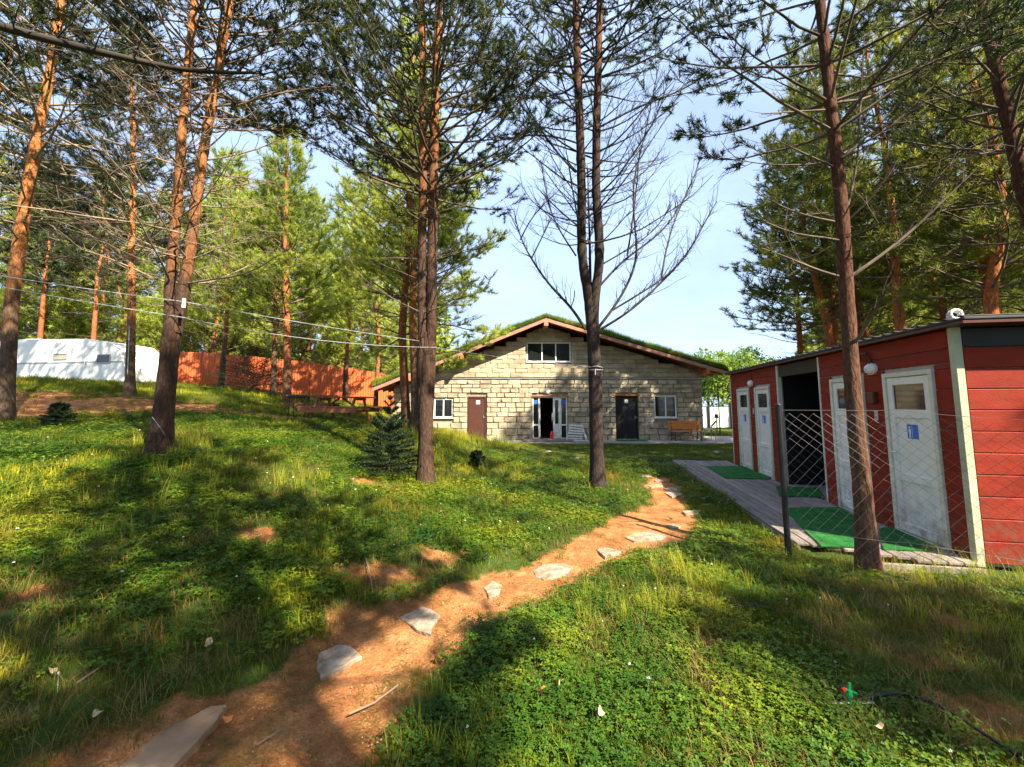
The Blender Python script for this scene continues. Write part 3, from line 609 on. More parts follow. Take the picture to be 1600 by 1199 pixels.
s = base(651, 655, Y-.2, stem_px([(648, 580), (645, 520), (646, 430), (650, 330), (656, 220), (660, 160)], Y-.2, 1.0))
pine('pine_tree', [(s, [.15, .13, .12, .11, .09, .07, .05, .03, .01])], 'red pine trunk just right of its paler twin at the left corner of the house', 78, 3.2, 3.6, 10.5, 2.6, bark='bark_left', needle='needle_bright', tsize=.12, sides=12, extra=boughs)
s = base(203, 620, Y, stem_px([(204, 560), (206, 480), (205, 400), (208, 310), (208, 200), (206, 120)], Y, 2.0))
pine('pine_tree', [(s, [.20, .17, .15, .14, .12, .10, .08, .05, .01])], 'orange-trunked pine on bare earth in front of the caravan nose', 79, 3.0, 4.2, 11, 3.0, slim=.70, bark='bark_left', twigm='twig_pale', tsize=.11, sides=12)
Y = 17
s = base(449, 622, Y, stem_px([(449, 560), (447, 480), (446, 400), (447, 320), (448, 260)], Y, 1.5))
pine('pine_tree', [(s, [.20, .18, .16, .14, .11, .07, .04, .01])], 'bushy pine with a dark trunk directly behind the picnic tables', 80, 2.2, 3.0, 11, 3.3, slim=.82, bark='bark_red', needle='needle_bright', tsize=.15, K=11, near=False, sides=12)
Y = 19
s = base(428, 610, Y, stem_px([(428, 570), (431, 500), (431, 420), (433, 340)], Y, 2))
pine('pine_tree', [(s, [.13, .12, .11, .10, .07, .05, .01])], 'thin pale-trunked pine left of the dark trunk behind the picnic tables', 81, 2.0, 2.6, 11, 2.8, bark='bark_left', needle='needle_bright', tsize=.15, K=11, near=False, sides=10)
# overhanging limb of a pine standing outside the frame on the left
s = [Vector((-4.9, 2.6, tz(-4.9, 2.6)-.05)), Vector((-4.95, 2.6, 3)), Vector((-5.1, 2.55, 5.5)), Vector((-5.2, 2.5, 8)), Vector((-5.3, 2.5, 11))]
def limb(wd, wl, T, rng):
    o = [Vector((-4.95, 2.6, 4.75)), P(0, 42, 2.9), P(90, 66, 3.0), P(200, 92, 3.1), P(300, 115, 3.2), P(400, 114, 3.3)]
    pt, ra = stem_pts(o, [.045, .034, .030, .024, .018, .010], .12); wd.tube(pt, ra, 8)
    for i in range(2, len(pt)-1):
        d = norm(pt[i+1]-pt[i]); sv = norm(np.cross(d, UP)*(1 if i % 2 else -1)+rng.randn(3)*.4)
        foliage_branch(wl, T, rng, pt[i], norm(d+sv*.9+UP*.25), rng.uniform(.3, .7), .006, rng.rand() < .15, .2, True, .18, .06)
pine('pine_tree', [(s, [.17, .14, .12, .09, .02])], 'pine standing outside the left edge, its shadow-dark limb crossing the upper left corner', 91, 5.5, 6.2, 12, 2.3, extra=limb, bark='bark', twigm='twig_dark', sides=12)  # dark twig colour stands in for the shadow on the limb

# --- shared forest pines
def forest_proto(seed, h, zl, Lm, needle, tsize, K=10, per=5, label='', lean=.4, zd=1.5, wh=.55, dl=.7, sub=.3, bark='bark_red', r=.15, wid=.075):
    rg = np.random.RandomState(seed); pts = [Vector((lean*(k/6)**1.3*rg.uniform(.6, 1.1)*rg.choice([-1, 1]), lean*(k/6)*rg.uniform(-.5, .5), h*k/6)) for k in range(7)]
    return pine('pine_tree', [(pts, list(np.linspace(r, .012, 7)))], label, seed, zd, zl, h, Lm, bark=bark, needle=needle, tsize=tsize, near=False, K=K, per=per, whorl=wh, dead_len=dl, sub=sub, sides=9, wid=wid, tdens=.8)
PR_A = forest_proto(101, 13.5, 4.6, 2.8, 'needle_right', .15)
PR_B = forest_proto(102, 12.0, 4.0, 2.5, 'needle_right', .15, lean=.7)
PR_C = forest_proto(103, 9.5, 1.0, 2.6, 'needle_bright', .16, zd=.6, wh=.42, K=10)
PR_D = forest_proto(104, 7.0, .5, 2.3, 'needle_bright', .15, zd=.3, wh=.38, K=10)
PR_E = forest_proto(106, 12.5, 3.4, 3.2, 'needle_bright', .16, zd=2.0, wh=.5, K=11, bark='bark_left', r=.14)
PR_S = forest_proto(105, 13.0, 5.0, 2.7, 'needle', .18, K=9, wid=.10, per=5, wh=.75)
def put(proto, x, y, rz, s, label, group, first=set()):
    z = tz(x, y)-.08
    if proto.name not in first:
        first.add(proto.name); proto.location = (x, y, z); proto.rotation_euler = (0, 0, rz); proto.scale = (s, s, s); tag(proto, label, 'pine tree', group); return proto
    return dup(proto, (x, y, z), rz, s, label=label, cat='pine tree', group=group)
rg = np.random.RandomState(7)
def Xp(px, Y): return (px-800)/650*Y
GR = 'pines of the wood behind the red cabins'
RIGHT = [(1418, 10.5, 'A', 1.0, 'thick red-brown trunk above the middle of the cabin roof'), (1296, 12.5, 'B', 1.0, 'reddish trunk just left of the near pine, above the cabin roof'),
         (1250, 14.5, 'A', .85, 'slender grey pine nearest the open sky, above the far cabin'), (1362, 15.5, 'B', .95, 'thin dark trunk between two thicker ones behind the cabins'),
         (1480, 13, 'B', 1.05, 'pine in the wood just left of the white coil on the cabin roof'), (1555, 11, 'A', 1.0, 'pine in the wood right of the white coil on the cabin roof')]
for px, Y, k, sc, lab in RIGHT:
    put({'A': PR_A, 'B': PR_B}[k], Xp(px, Y), Y, rg.rand()*6.28, sc, lab, GR)
for i, (px, Y, k, sc) in enumerate([(1330, 20, 'A', .95), (1400, 18, 'C', 1.0), (1460, 20, 'B', 1), (1520, 17, 'C', 1), (1590, 16, 'B', 1), (1380, 25, 'C', 1.1), (1450, 27, 'C', 1.1), (1530, 24, 'A', 1), (1620, 21, 'C', 1.1), (1700, 15, 'A', 1), (1310, 27, 'C', .9), (1570, 30, 'C', 1.2), (1700, 25, 'C', 1.2), (1290, 19, 'D', .8)]):
    put({'A': PR_A, 'B': PR_B, 'C': PR_C, 'D': PR_D}[k], Xp(px, Y), Y, rg.rand()*6.28, sc, 'pine deep in the green wood behind the red cabins', GR)
GL = 'pines beyond the orange fence'
for i, (px, Y, k, sc, lab) in enumerate([(60, 27, 'C', 1.1, 'green pine behind the left end of the caravan'), (150, 30, 'C', 1.2, 'green pine behind the caravan roof'), (330, 28, 'C', 1.15, 'bright green pine behind the fence right of the double-stemmed pine'),
        (400, 30, 'C', 1.1, 'bright green pine behind the fence above the picnic tables'), (480, 29, 'C', 1.05, 'bright green pine behind the fence, right of the picnic tables'), (560, 31, 'C', .95, 'bright green pine beyond the fence next to the house eave'),
        (250, 33, 'C', 1.2, None), (-40, 28, 'C', 1.2, None), (620, 33, 'C', 1.0, None), (350, 29, 'D', .8, None), (530, 30, 'D', .85, None), (100, 27.5, 'D', .9, None), (440, 34, 'A', 1.1, None), (200, 36, 'A', 1.1, None), (20, 34, 'A', 1.1, None), (320, 38, 'A', 1.1, None), (540, 38, 'B', 1.15, None), (290, 28.5, 'D', .9, None), (590, 31, 'D', .8, None)]):
    put({'A': PR_A, 'B': PR_B, 'C': PR_C, 'D': PR_D}[k], Xp(px, Y), Y, rg.rand()*6.28, sc*(1.38 if k == 'C' else 1.15), lab or 'green pine in the thicket beyond the orange fence', GL)
for px, Y, k, sc, lab in [(140, 23, 'S', .95, 'dark pine rising behind the caravan roof'), (-60, 13, 'S', 1.0, 'dark pine just outside the left edge'), (55, 23.5, 'S', 1.0, 'dark pine behind the left end of the caravan')]:
    put(PR_S, Xp(px, Y), Y, rg.rand()*6.28, sc, lab, 'dark pines before the orange fence')
for px, Y, sc, lab in [(345, 21, 1.0, 'bright bushy pine between the caravan nose and the picnic tables'), (540, 22.5, 1.0, 'bright bushy pine right of the picnic tables, before the fence'), (588, 20, .85, 'bushy bright pine left of the paired trunks at the house corner')]:
    put(PR_E, Xp(px, Y), Y, rg.rand()*6.28, sc, lab, 'bright pines before the orange fence')
# pines behind the camera and to the right (they shade the lawn)
GB = 'pines behind the viewpoint'
for x, y, sc in [(2.3, -.9, .9), (5.6, -4.6, .85), (3.2, -7.6, 1.0), (12.4, -5.6, 1.0), (8.3, -1.0, .62), (9.3, -3.8, .8), (0.2, -7, 1.05), (14, -1.5, 1.05), (12.6, 1.6, .9), (15, 5.6, .95), (-3, -4.5, .95), (8, -10, 1.1), (15.5, -9, 1.1), (3, -11.5, 1.1), (19, 3, 1.1), (-1.5, -12, 1.0), (18, 8, 1.05), (-6.5, -1.0, .9)]:
    put(PR_S, x, y, rg.rand()*6.28, sc, 'tall pine standing behind the viewpoint', GB)

# young spruces
def spruce(name, loc, h, w, label, seed, dens=1.0):
    rng = np.random.RandomState(seed); root = empty(name, loc); tag(root, label, 'spruce tree')
    wb = WB(); T = []; wb.tube([(0, 0, -.05), (0, 0, h*.5), (.01, 0, h)], [.02*h/1.4+.008, .014, .003], 7)
    z = .06
    while z < h-.05:
        rel = z/h; L = w*(1-rel)**.75*rng.uniform(.8, 1.1)+.04
        if rel > .72: L *= .8
        n = int(7*dens) if rel < .6 else 5
        for k in range(n):
            a = k*6.283/n+rng.rand()*1.2; d = np.array([math.cos(a), math.sin(a), .1+.75*rel]); pts = poly_branch(rng, (0, 0, z), d, L, 6, -.1 if rel < .5 else .3, .04)
            wb.tube(pts, np.linspace(.006, .002, 6), 3)
            for i in range(1, 6):
                dd = norm(pts[i]-pts[i-1]); T.append((pts[i], dd, .035)); T.append(((pts[i]+pts[i-1])/2, dd, .035))
                if i > 1 and rel < .8:
                    for sgn in (-1, 1):
                        sv = np.cross(dd, UP)*sgn; d2 = norm(dd+sv); l2 = L*.35*(1.2-i/6)
                        for u in (.33, .66, 1): T.append((pts[i]+d2*l2*u, d2, .035))
                        wb.tube([pts[i], pts[i]+d2*l2], [.003, .0015], 3)
        z += h*(.06 if rel < .6 else .1)*rng.uniform(.8, 1.2)
    for u in np.linspace(.8, 1, 6): T.append((np.array([0, 0, h*u]), UP, .035))
    wb.build('trunk', M['twig'], root)
    needles('crown', [t[0] for t in T], [t[1] for t in T], [t[2] for t in T], M['spruce'], root, rng, 14, .11, spread=(30, 70))
    return root
g = G(606, 745); spruce('spruce_sapling', g, 1.36, .52, 'small dark spruce sapling at the foot of the twin-stemmed pine', 5, 1.3)
g = P(395, 600, 20); spruce('young_spruce', (g.x, g.y, tz(g.x, g.y)), 2.2, 2.0, 'dark bushy spruce before the orange fence, left of the picnic tables', 6, 2.2)
g = G(90, 668); spruce('spruce_seedling', g, .5, .24, 'tiny dark spruce seedling in the grass left of the double-stemmed pine', 8, .6)
g = G(745, 735); spruce('spruce_seedling', g, .40, .2, 'tiny dark spruce seedling in grass right of the twin-stemmed pine', 9, .45)

# leafy trees to the right of the house, far off
def leafy(name, loc, h, w, label, seed, n=5000, ls=.12, m='leaf', group=None, cat='leafy tree', trunk=True):
    rng = np.random.RandomState(seed); root = empty(name, loc); tag(root, label, cat, group)
    cl = rng.randn(26, 3); cl /= np.linalg.norm(cl, axis=1, keepdims=True); cl *= rng.uniform(.35, .85, (26, 1)); cc = cl*np.array([w, w, h*.42])+np.array([0, 0, h*.56])
    c = cc[rng.randint(0, 26, n)]; d = rng.randn(n, 3); d /= np.linalg.norm(d, axis=1, keepdims=True); pos = c+d*rng.uniform(.5, 1, (n, 1))*np.array([w, w, h*.4])*.33
    pos = pos[pos[:, 2] > .05]; n = len(pos)
    u = rng.randn(n, 3); u /= np.linalg.norm(u, axis=1, keepdims=True); v = np.cross(u, rng.randn(n, 3)); v /= np.linalg.norm(v, axis=1, keepdims=True)
    s = ls*rng.uniform(.6, 1.2, (n, 1)); V = np.stack([pos-u*s, pos-v*s*.5, pos+u*s, pos+v*s*.5], 1).reshape(-1, 3)
    npmesh('crown', V, np.arange(len(V)).reshape(-1, 4), M[m], root, k=4)
    wb = WB(); wb.tube([(0, 0, -.1), (.05, 0, h*.4), (0, .1, h*.8)], [.02*h, .014*h, .004*h], 8)
    for k in range(7):
        wb.tube([(0, 0, h*(.25+.06*k)), tuple(cc[k])], [.008*h, .002*h], 5)
    wb.build('trunk', M['twig'], root)
    return root
for i, (px, Y, h, w) in enumerate([(1105, 38, 7, 3.5), (1140, 36, 6.5, 3.5), (1180, 38, 7, 3.5)]):
    leafy('leafy_tree', (Xp(px, Y), Y, 0), h, w, ['bright green leafy tree seen past the right corner of the house', 'bright green leafy tree between house corner and far cabin', 'leafy tree behind the far cabin'][i], 200+i, 6000, .16)
g = G(722, 672); leafy('dry_bush', g, 1.1, .55, 'yellow-orange straggly bush in front of the brown door', 210, 1500, .045, 'dry', cat='bush')
# far-off wood closing the view on both sides
def farwood(name, label, pts, seed, m, hh=8, n=26000, ls=.28):
    rng = np.random.RandomState(seed); P_ = np.array(pts, float); seg = np.hypot(*(P_[1:]-P_[:-1]).T); cs = np.r_[0, np.cumsum(seg)]
    K = int(cs[-1]/1.6); s = rng.uniform(0, cs[-1], K); cx = np.interp(s, cs, P_[:, 0])+rng.randn(K)*1.5; cy = np.interp(s, cs, P_[:, 1])+rng.rand(K)*7
    H = hh*rng.uniform(.6, 1.15, K); k = rng.randint(0, K, n); t = rng.rand(n)**.8; rad = (1-t)**.7*rng.uniform(.3, 1, n)*2.3+.1; a = rng.rand(n)*6.28
    g = TZ(cx, cy, False); pos = np.c_[cx[k]+rad*np.cos(a), cy[k]+rad*np.sin(a), g[k]+H[k]*t+.1]
    u = rng.randn(n, 3); u[:, 2] *= .5; u /= np.linalg.norm(u, axis=1, keepdims=True); v = np.cross(u, rng.randn(n, 3)); v /= np.linalg.norm(v, axis=1, keepdims=True); q = ls*rng.uniform(.5, 1.2, (n, 1))
    V = np.stack([pos-u*q, pos-v*q*.45, pos+u*q, pos+v*q*.45], 1).reshape(-1, 3)
    o = npmesh(name, V, np.arange(len(V)).reshape(-1, 4), M[m], k=4); tag(o, label, kind='stuff')
farwood('far_wood', 'far-off green wood beyond the orange fence', [(-60, 30), (-40, 38), (-24, 39), (-8, 37), (-3, 42)], 1, 'needle_bright', 9, 60000, .26)
farwood('far_wood', 'far-off wood behind the pines on the right', [(27, 36), (31, 30), (36, 24), (42, 16), (46, 5)], 2, 'needle_right', 13, 60000, .28)
GF = 'young pines crowding behind the orange fence'
for i, (px, Y, k, sc) in enumerate([(20, 28, 'D', 1.1), (180, 27.5, 'D', 1.1), (260, 29, 'D', 1.15), (390, 29.2, 'D', 1.0), (470, 28.5, 'D', 1.05), (600, 30.5, 'D', 1.0), (650, 31, 'C', 1.0), (330, 31, 'C', 1.15), (510, 33, 'C', 1.15), (120, 34, 'C', 1.25)]):
    put({'C': PR_C, 'D': PR_D}[k], Xp(px, Y), Y, rg.rand()*6.28, sc, 'young bright pine crowding behind the orange fence', GF)
for x, y, k, sc in [(10.2, 8.5, 'B', 1.0), (12.5, 10.5, 'A', 1.0), (10.5, 13.5, 'A', 1.05), (13.5, 16, 'B', 1.05), (16, 12.5, 'B', 1.1)]:
    put({'A': PR_A, 'B': PR_B}[k], x, y, rg.rand()*6.28, sc, 'pine standing close behind the cabin roof on the right', 'pines close behind the cabins')

# ------------------------------------------------------------------ stone house with a turf roof
YF = 20.0; YR = 19.2                                # front wall plane and front edge of the roof
def hx(px, Y=YF): return P(px, 633, Y).x
def hz(px, py, Y=YF): return P(px, py, Y).z
house = empty('stone_house', (1.6, YF, 0)); HO = Vector(house.location)
tag(house, 'limestone block house with a grass-covered gable roof', 'house')
def hb(mb, name, m, parent=None, smooth=False):      # build in world numbers, store relative to the house
    mb.v = [(x-HO.x, y-HO.y, z-HO.z) for x, y, z in mb.v]; return mb.build(name, m, parent or house, smooth)
apex = P(853, 494, YR); eaveL = P(582, 603, YR); eaveR = P(1139, 578, YR)
sl = (apex.z-eaveL.z)/(apex.x-eaveL.x); sr = (apex.z-eaveR.z)/(eaveR.x-apex.x)
def rz_(x): return apex.z-(apex.x-x)*sl if x < apex.x else apex.z-(x-apex.x)*sr
WT = .34                                             # the roof build-up lies this far above the wall head
WX0, WX1 = hx(615), hx(1097)
def wtop(x): return rz_(x)-WT
OPEN = {}
def op(key, l, t, r, b): OPEN[key] = (hx(l), hz(l, b), hx(r), hz(r, t))
op('upper', 823, 535, 893, 566); op('right', 1022, 618, 1057, 653); op('left', 678, 623, 708, 653)
op('brown', 731, 620, 760, 690); op('entry', 832, 620, 886, 685); op('blackd', 962, 619, 996, 685)
for k in ('brown',): OPEN[k] = (OPEN[k][0], .12, OPEN[k][2], OPEN[k][3])
for k in ('entry', 'blackd'): OPEN[k] = (OPEN[k][0], .10, OPEN[k][2], OPEN[k][3])
xs = sorted({WX0, WX1, apex.x} | {v for o in OPEN.values() for v in (o[0], o[2])})
zs = sorted({-.3} | {v for o in OPEN.values() for v in (o[1], o[3])})
mb = MB()
for x0, x1 in zip(xs[:-1], xs[1:]):
    zz = zs+[99]; start = None
    for z0, z1 in zip(zz[:-1], zz[1:]):
        cx, cz = (x0+x1)/2, (z0+min(z1, z0+.1))/2+1e-4
        if any(o[0] < cx < o[2] and o[1] <= cz < o[3] for o in OPEN.values()): continue
        if z0 >= max(wtop(x0), wtop(x1)): continue
        t0, t1 = min(z1, wtop(x0)), min(z1, wtop(x1))
        if min(t0, t1) <= z0: continue
        mb.prismY([(x0, z0), (x1, z0), (x1, t1), (x0, t0)], YF, YF+.35)
mb.b2((WX0, YF+.35, -.3), (WX0+.3, YF+11, wtop(WX0))); mb.b2((WX1-.3, YF+.35, -.3), (WX1, YF+11, wtop(WX1)-.05))
mb.prismY([(WX0+.3, -.3), (WX1-.3, -.3), (WX1-.3, wtop(WX1-.3)), (apex.x, wtop(apex.x)), (WX0+.3, wtop(WX0+.3))], YF+10.7, YF+11)
mb.b2((WX0+.3, YF+.35, -.25), (WX1-.3, YF+10.7, .04))
hb(mb, 'wall', M['mortar'])
# blocks, laid course by course round the openings
rb = random.Random(5)
def block_mesh(seed, rough):
    r = random.Random(seed); m = MB(); m.box((0, 0, 0), (1, 1, 1), .06)
    j = .05 if rough else .02
    m.v = [(x+r.uniform(-j, j), y+r.uniform(-.12, .12), z+r.uniform(-j, j)*1.6) for x, y, z in m.v]
    me = bpy.data.meshes.new('block'); me.from_pydata(m.v, [], m.f); me.materials.append(M['block_rough' if rough else 'block']); return me
BM = {0: [block_mesh(i, False) for i in range(5)], 1: [block_mesh(20+i, True) for i in range(7)]}
zbelt = hz(832, 592); rows = []; z = -.02
for hgt in [.30, .30, .29, .27]: rows.append((z, z+hgt, 1)); z += hgt
while z < zbelt-.12: hh = rb.uniform(.18, .24); rows.append((z, min(z+hh, zbelt-.05), 1)); z += hh
z = zbelt+.07
while z < apex.z: rows.append((z, z+.215, 0)); z += .215
allb = []
for ri, (z0, z1, rough) in enumerate(rows):
    zm = (z0+z1)/2; lim = [x for x in np.linspace(WX0, WX1, 400) if wtop(x) > z1-.02]
    if not lim: continue
    xa, xb = lim[0], lim[-1]; holes = sorted((o[0]-.02, o[2]+.02) for o in OPEN.values() if o[1] < z1-.03 and o[3] > z0+.03)
    spans = []; x = xa
    for h0, h1 in holes:
        if h0 > x: spans.append((x, min(h0, xb)))
        x = max(x, h1)
    if x < xb: spans.append((x, xb))
    for s0, s1 in spans:
        x = s0; first = True
        while x < s1-.03:
            w = rb.uniform(.34, .62) if rough else .56
            if rough and z0 < .9: w = rb.uniform(.42, .66)
            if first and ri % 2: w *= .5
            first = False
            if s1-x-w < .15: w = s1-x
            allb.append((x, x+w, z0, z1, rough)); x += w
rb.shuffle(allb); allb.sort(key=lambda b: -(b[1]-b[0])*(b[3]-b[2])); rest = MB()
for i, (x0, x1, z0, z1, rough) in enumerate(allb):
    g = .022 if rough else .016; jx = rb.uniform(0, g) if rough else 0
    w = x1-x0-g-jx; h = z1-z0-g-(rb.uniform(0, .03) if rough else 0); yy = YF-.02-rb.uniform(0, .018); c = Vector(((x0+x1)/2, yy, (z0+z1)/2))-HO
    if i < 300:
        o = bpy.data.objects.new('block', rb.choice(BM[rough])); link(o, house); o.location = c; o.scale = (w, .09, h)
        if rough: o.rotation_euler = (0, rb.uniform(-.02, .02), 0)
    else: rest.box(c, (w, .09, h), .01)
ro = rest.build('small_blocks', M['block'], house); ro['kind'] = 'stuff'
mb = MB(); mb.b2((WX0-.02, YF-.05, zbelt-.01), (WX1+.02, YF+.0, zbelt+.05)); hb(mb, 'belt_course', M['grey'])
# roof: two slabs, soffit boards, fascias, purlins, rafters
RB = YF+11.6
def slab(xa, za, xb, zb, t, y0, y1, mb): return mb.prismY([(xa, za-t), (xb, zb-t), (xb, zb), (xa, za)], y0, y1)
mb = MB(); slab(eaveL.x, eaveL.z, apex.x, apex.z, .10, YR, RB, mb); slab(apex.x, apex.z, eaveR.x, eaveR.z, .10, YR, RB, mb); hb(mb, 'roof', M['roof_edge'])
for (xa, za, xb, zb) in ((eaveL.x, eaveL.z, apex.x, apex.z), (apex.x, apex.z, eaveR.x, eaveR.z)):
    mb = MB(); slab(xa, za-.104, xb, zb-.104, .05, YR+.05, RB, mb); hb(mb, 'soffit', M['wood_orange'])
    mb = MB(); slab(xa, za-.11, xb, zb-.11, .15, YR-.035, YR+.046, mb); hb(mb, 'fascia', M['wood_pink'])
for x, w in ((apex.x, .20), (P(722, 545, YR).x, .15), (P(930, 530, YR).x, .15), (P(1105, 580, YR).x+.02, .16), (P(640, 590, YR).x, .15)):
    mb = MB(); z = rz_(x)-.27; mb.b2((x-w/2, YR-.1, z-.22), (x+w/2, YF+.3, z), .01); hb(mb, 'purlin', M['wood_pink'] if w > .17 else M['wood_orange'])
for side in (-1, 1):
    for k in range(12):
        y = YR+.5+k*.9; mb = MB()
        if side > 0: xa, xb = WX1-.1, eaveR.x-.05
        else: xa, xb = eaveL.x+.05, WX0+.1
        slab(xa, rz_(xa)-.157, xb, rz_(xb)-.157, .12, y, y+.07, mb); hb(mb, 'rafter', M['wood_pink' if side > 0 else 'wood_orange'])
# windows
def window(key, panes, sash=.055, curtain=False, white='white'):
    x0, z0, x1, z1 = OPEN[key]; y = YF+.06; mb = MB(); f = .06
    mb.b2((x0, y-.05, z0), (x1, y+.03, z0+f)); mb.b2((x0, y-.05, z1-f), (x1, y+.03, z1)); mb.b2((x0, y-.05, z0+f), (x0+f, y+.03, z1-f)); mb.b2((x1-f, y-.05, z0+f), (x1, y+.03, z1-f))
    n = len(panes); xx = x0+f; W = x1-x0-2*f; ed = [xx]
    for p in panes: xx += W*p; ed.append(xx)
    for e in ed[1:-1]: mb.b2((e-sash/2, y-.05, z0+f), (e+sash/2, y+.03, z1-f))
    w = hb(mb, 'window', M[white])
    for a, b in zip(ed[:-1], ed[1:]):
        a2 = a+(sash/2 if a > x0+f else 0); b2_ = b-(sash/2 if b < x1-f else 0)
        m2 = MB(); m2.b2((a2, y-.005, z0+f), (b2_, y+.005, z1-f)); hb(m2, 'pane', M['glass'], w); w.children[-1].matrix_parent_inverse = Matrix()
        if curtain:
            m3 = MB(); q = a2+.02; k = 0
            while q < a2+.14: m3.b2((q, y+.04+(k % 2)*.02, z0+f), (q+.02, y+.06+(k % 2)*.02, z1-f)); q += .022; k += 1
            hb(m3, 'curtain', M['curtain'], w)
    m2 = MB(); m2.b2((x0-.03, YF-.10, z0-.035), (x1+.03, YF+.01, z0-.003), .006); hb(m2, 'sill', M[white], w)
    return w
window('upper', [.34, .33, .33], curtain=True); window('right', [.52, .48]); window('left', [.5, .5])
def handle(mb, x, y, z): mb.b2((x-.015, y-.02, z-.08), (x+.015, y, z+.08)); mb.tube([(x, y-.02, z), (x, y-.05, z), (x+.1, y-.05, z)], .009, 6)
# brown door
x0, z0, x1, z1 = OPEN['brown']; mb = MB(); mb.b2((x0, YF-.03, z0-.1), (x0+.05, YF+.08, z1)); mb.b2((x1-.05, YF-.03, z0-.1), (x1, YF+.08, z1)); mb.b2((x0+.05, YF-.03, z1-.05), (x1-.05, YF+.08, z1))
fr = hb(mb, 'door_frame', M['brown']); mb = MB(); mb.b2((x0+.055, YF+.0, z0), (x1-.055, YF+.05, z1-.055), .008); d = hb(mb, 'door', M['brown']); d['label'] = 'dark brown steel door with a white notice'
mb = MB(); handle(mb, x1-.14, YF, z0+1.0); hb(mb, 'handle', M['grey'], d); mb = MB(); mb.b2((x0+.40, YF-.006, z1-.36), (x0+.58, YF-.001, z1-.18)); hb(mb, 'notice', M['white'], d)
# dark doorway
x0, z0, x1, z1 = OPEN['blackd']; mb = MB(); mb.b2((x0, YF-.03, z0-.05), (x0+.05, YF+.08, z1)); mb.b2((x1-.05, YF-.03, z0-.05), (x1, YF+.08, z1)); mb.b2((x0+.05, YF-.03, z1-.05), (x1-.05, YF+.08, z1))
hb(mb, 'door_frame', M['dark']); mb = MB(); mb.b2((x0+.055, YF+.0, z0), (x1-.055, YF+.05, z1-.055), .008); d = hb(mb, 'door', M['dark']); d['label'] = 'black door with a white notice'
mb = MB(); mb.b2((x0+.44, YF-.006, z1-.33), (x0+.60, YF-.001, z1-.17)); hb(mb, 'notice', M['white'], d); mb = MB(); handle(mb, x1-.14, YF, z0+1.0); hb(mb, 'handle', M['grey'], d)
mb = MB(); mb.b2((x0-.12, YF-.09, z1+.003), (x1+.1, YF+.0, z1+.07), .01); hb(mb, 'lintel', M['wood_orange'])
# white entrance: side lights, open leaf
x0, z0, x1, z1 = OPEN['entry']; f = .055; y = YF+.05
mb = MB(); mb.b2((x0-.1, YF-.09, z1+.003), (x1+.1, YF+.0, z1+.06), .01); hb(mb, 'lintel', M['wood_orange'])
sx0, sx1 = hx(841), hx(877); lx = hx(864)
mb = MB()
for a in (x0, sx0, sx1-f, x1-f): mb.b2((a, y-.05, z0), (a+f, y+.03, z1-f))
mb.b2((x0, y-.05, z1-f), (x1, y+.03, z1)); zm = z0+.62
for a, b in ((x0+f, sx0), (sx1, x1-f)):
    mb.b2((a, y-.05, z0), (b, y+.03, z0+f)); mb.b2((a, y-.05, zm), (b, y+.03, zm+.07))
ef = hb(mb, 'entrance_frame', M['white'])
for a, b in ((x0+f, sx0), (sx1, x1-f)):
    for c, d_ in ((z0+f, zm), (zm+.07, z1-f)): m2 = MB(); m2.b2((a, y-.005, c), (b, y+.005, d_)); hb(m2, 'pane', M['glass'], ef)
    m2 = MB(); m2.b2((a+.02, y-.015, z1-.36), (b-.02, y-.008, z1-.16)); hb(m2, 'sticker', M['blue'], ef)
mb = MB(); a, b = lx, sx1-f-.004; yy = y-.02
mb.b2((a, yy-.04, z0+.02), (a+.09, yy, z1-f-.01)); mb.b2((b-.08, yy-.04, z0+.02), (b, yy, z1-f-.01))
for c, d_ in ((z0+.02, z0+.14), (zm, zm+.09), (z1-f-.11, z1-f-.01)): mb.b2((a+.09, yy-.04, c), (b-.08, yy, d_))
mb.b2((a+.09, yy-.028, z0+.14), (b-.08, yy-.012, zm)); dl = hb(mb, 'door', M['white']); dl['label'] = 'white half-glazed entrance leaf'
m2 = MB(); m2.b2((a+.09, yy-.025, zm+.09), (b-.08, yy-.015, z1-f-.11)); hb(m2, 'pane', M['glass'], dl)
m2 = MB(); m2.tube([(a+.04, yy-.04, z0+.85), (a+.04, yy-.1, z0+.85), (a+.04, yy-.1, z0+1.2), (a+.04, yy-.04, z0+1.2)], .016, 8); m2.tube([(a-.05, yy-.04, z0+.85), (a-.05, yy-.1, z0+.85), (a-.05, yy-.1, z0+1.2), (a-.05, yy-.04, z0+1.2)], .014, 8); hb(m2, 'handle', M['white'], dl)
# opening leaf swung inwards (dark gap stays)
mb = MB(); mb.b2((sx0+f, y+.05, z0+.02), (sx0+f+.045, y+.75, z1-f-.01)); hb(mb, 'door', M['white'])
c = P(855.5, 611, YF); mb = MB(); mb.cyl((c.x, YF-.03, c.z), (c.x, YF-.06, c.z), .15, .15, 20); mb.cyl((c.x, YF-.06, c.z), (c.x, YF-.12, c.z), .13, .09, 20); hb(mb, 'wall_lamp', M['lampw'], smooth=False)

# paving before the house
mb = MB(); pv_ = [(-1.9, 18.75), (12.4, 18.35), (13.6, 22.5), (9.35, 22.5), (9.35, 19.93), (-1.9, 19.93)]
mb.prism(pv_, -.12, .05); tag(mb.build('paved_terrace', M['concrete']), kind='structure')
mb = MB(); mb.b2((OPEN['entry'][0]-.5, 18.95, .055), (OPEN['entry'][2]+.15, 19.85, .12), .02); tag(mb.build('door_mat', M['plank']), 'flat brown mat on the terrace before the white entrance', 'mat')
mb = MB(); mb.b2((hx(958), 19.2, .055), (hx(1003), 19.85, .075), .008); tag(mb.build('door_mat', M['mat']), 'dull green strip of matting before the black door', 'mat')

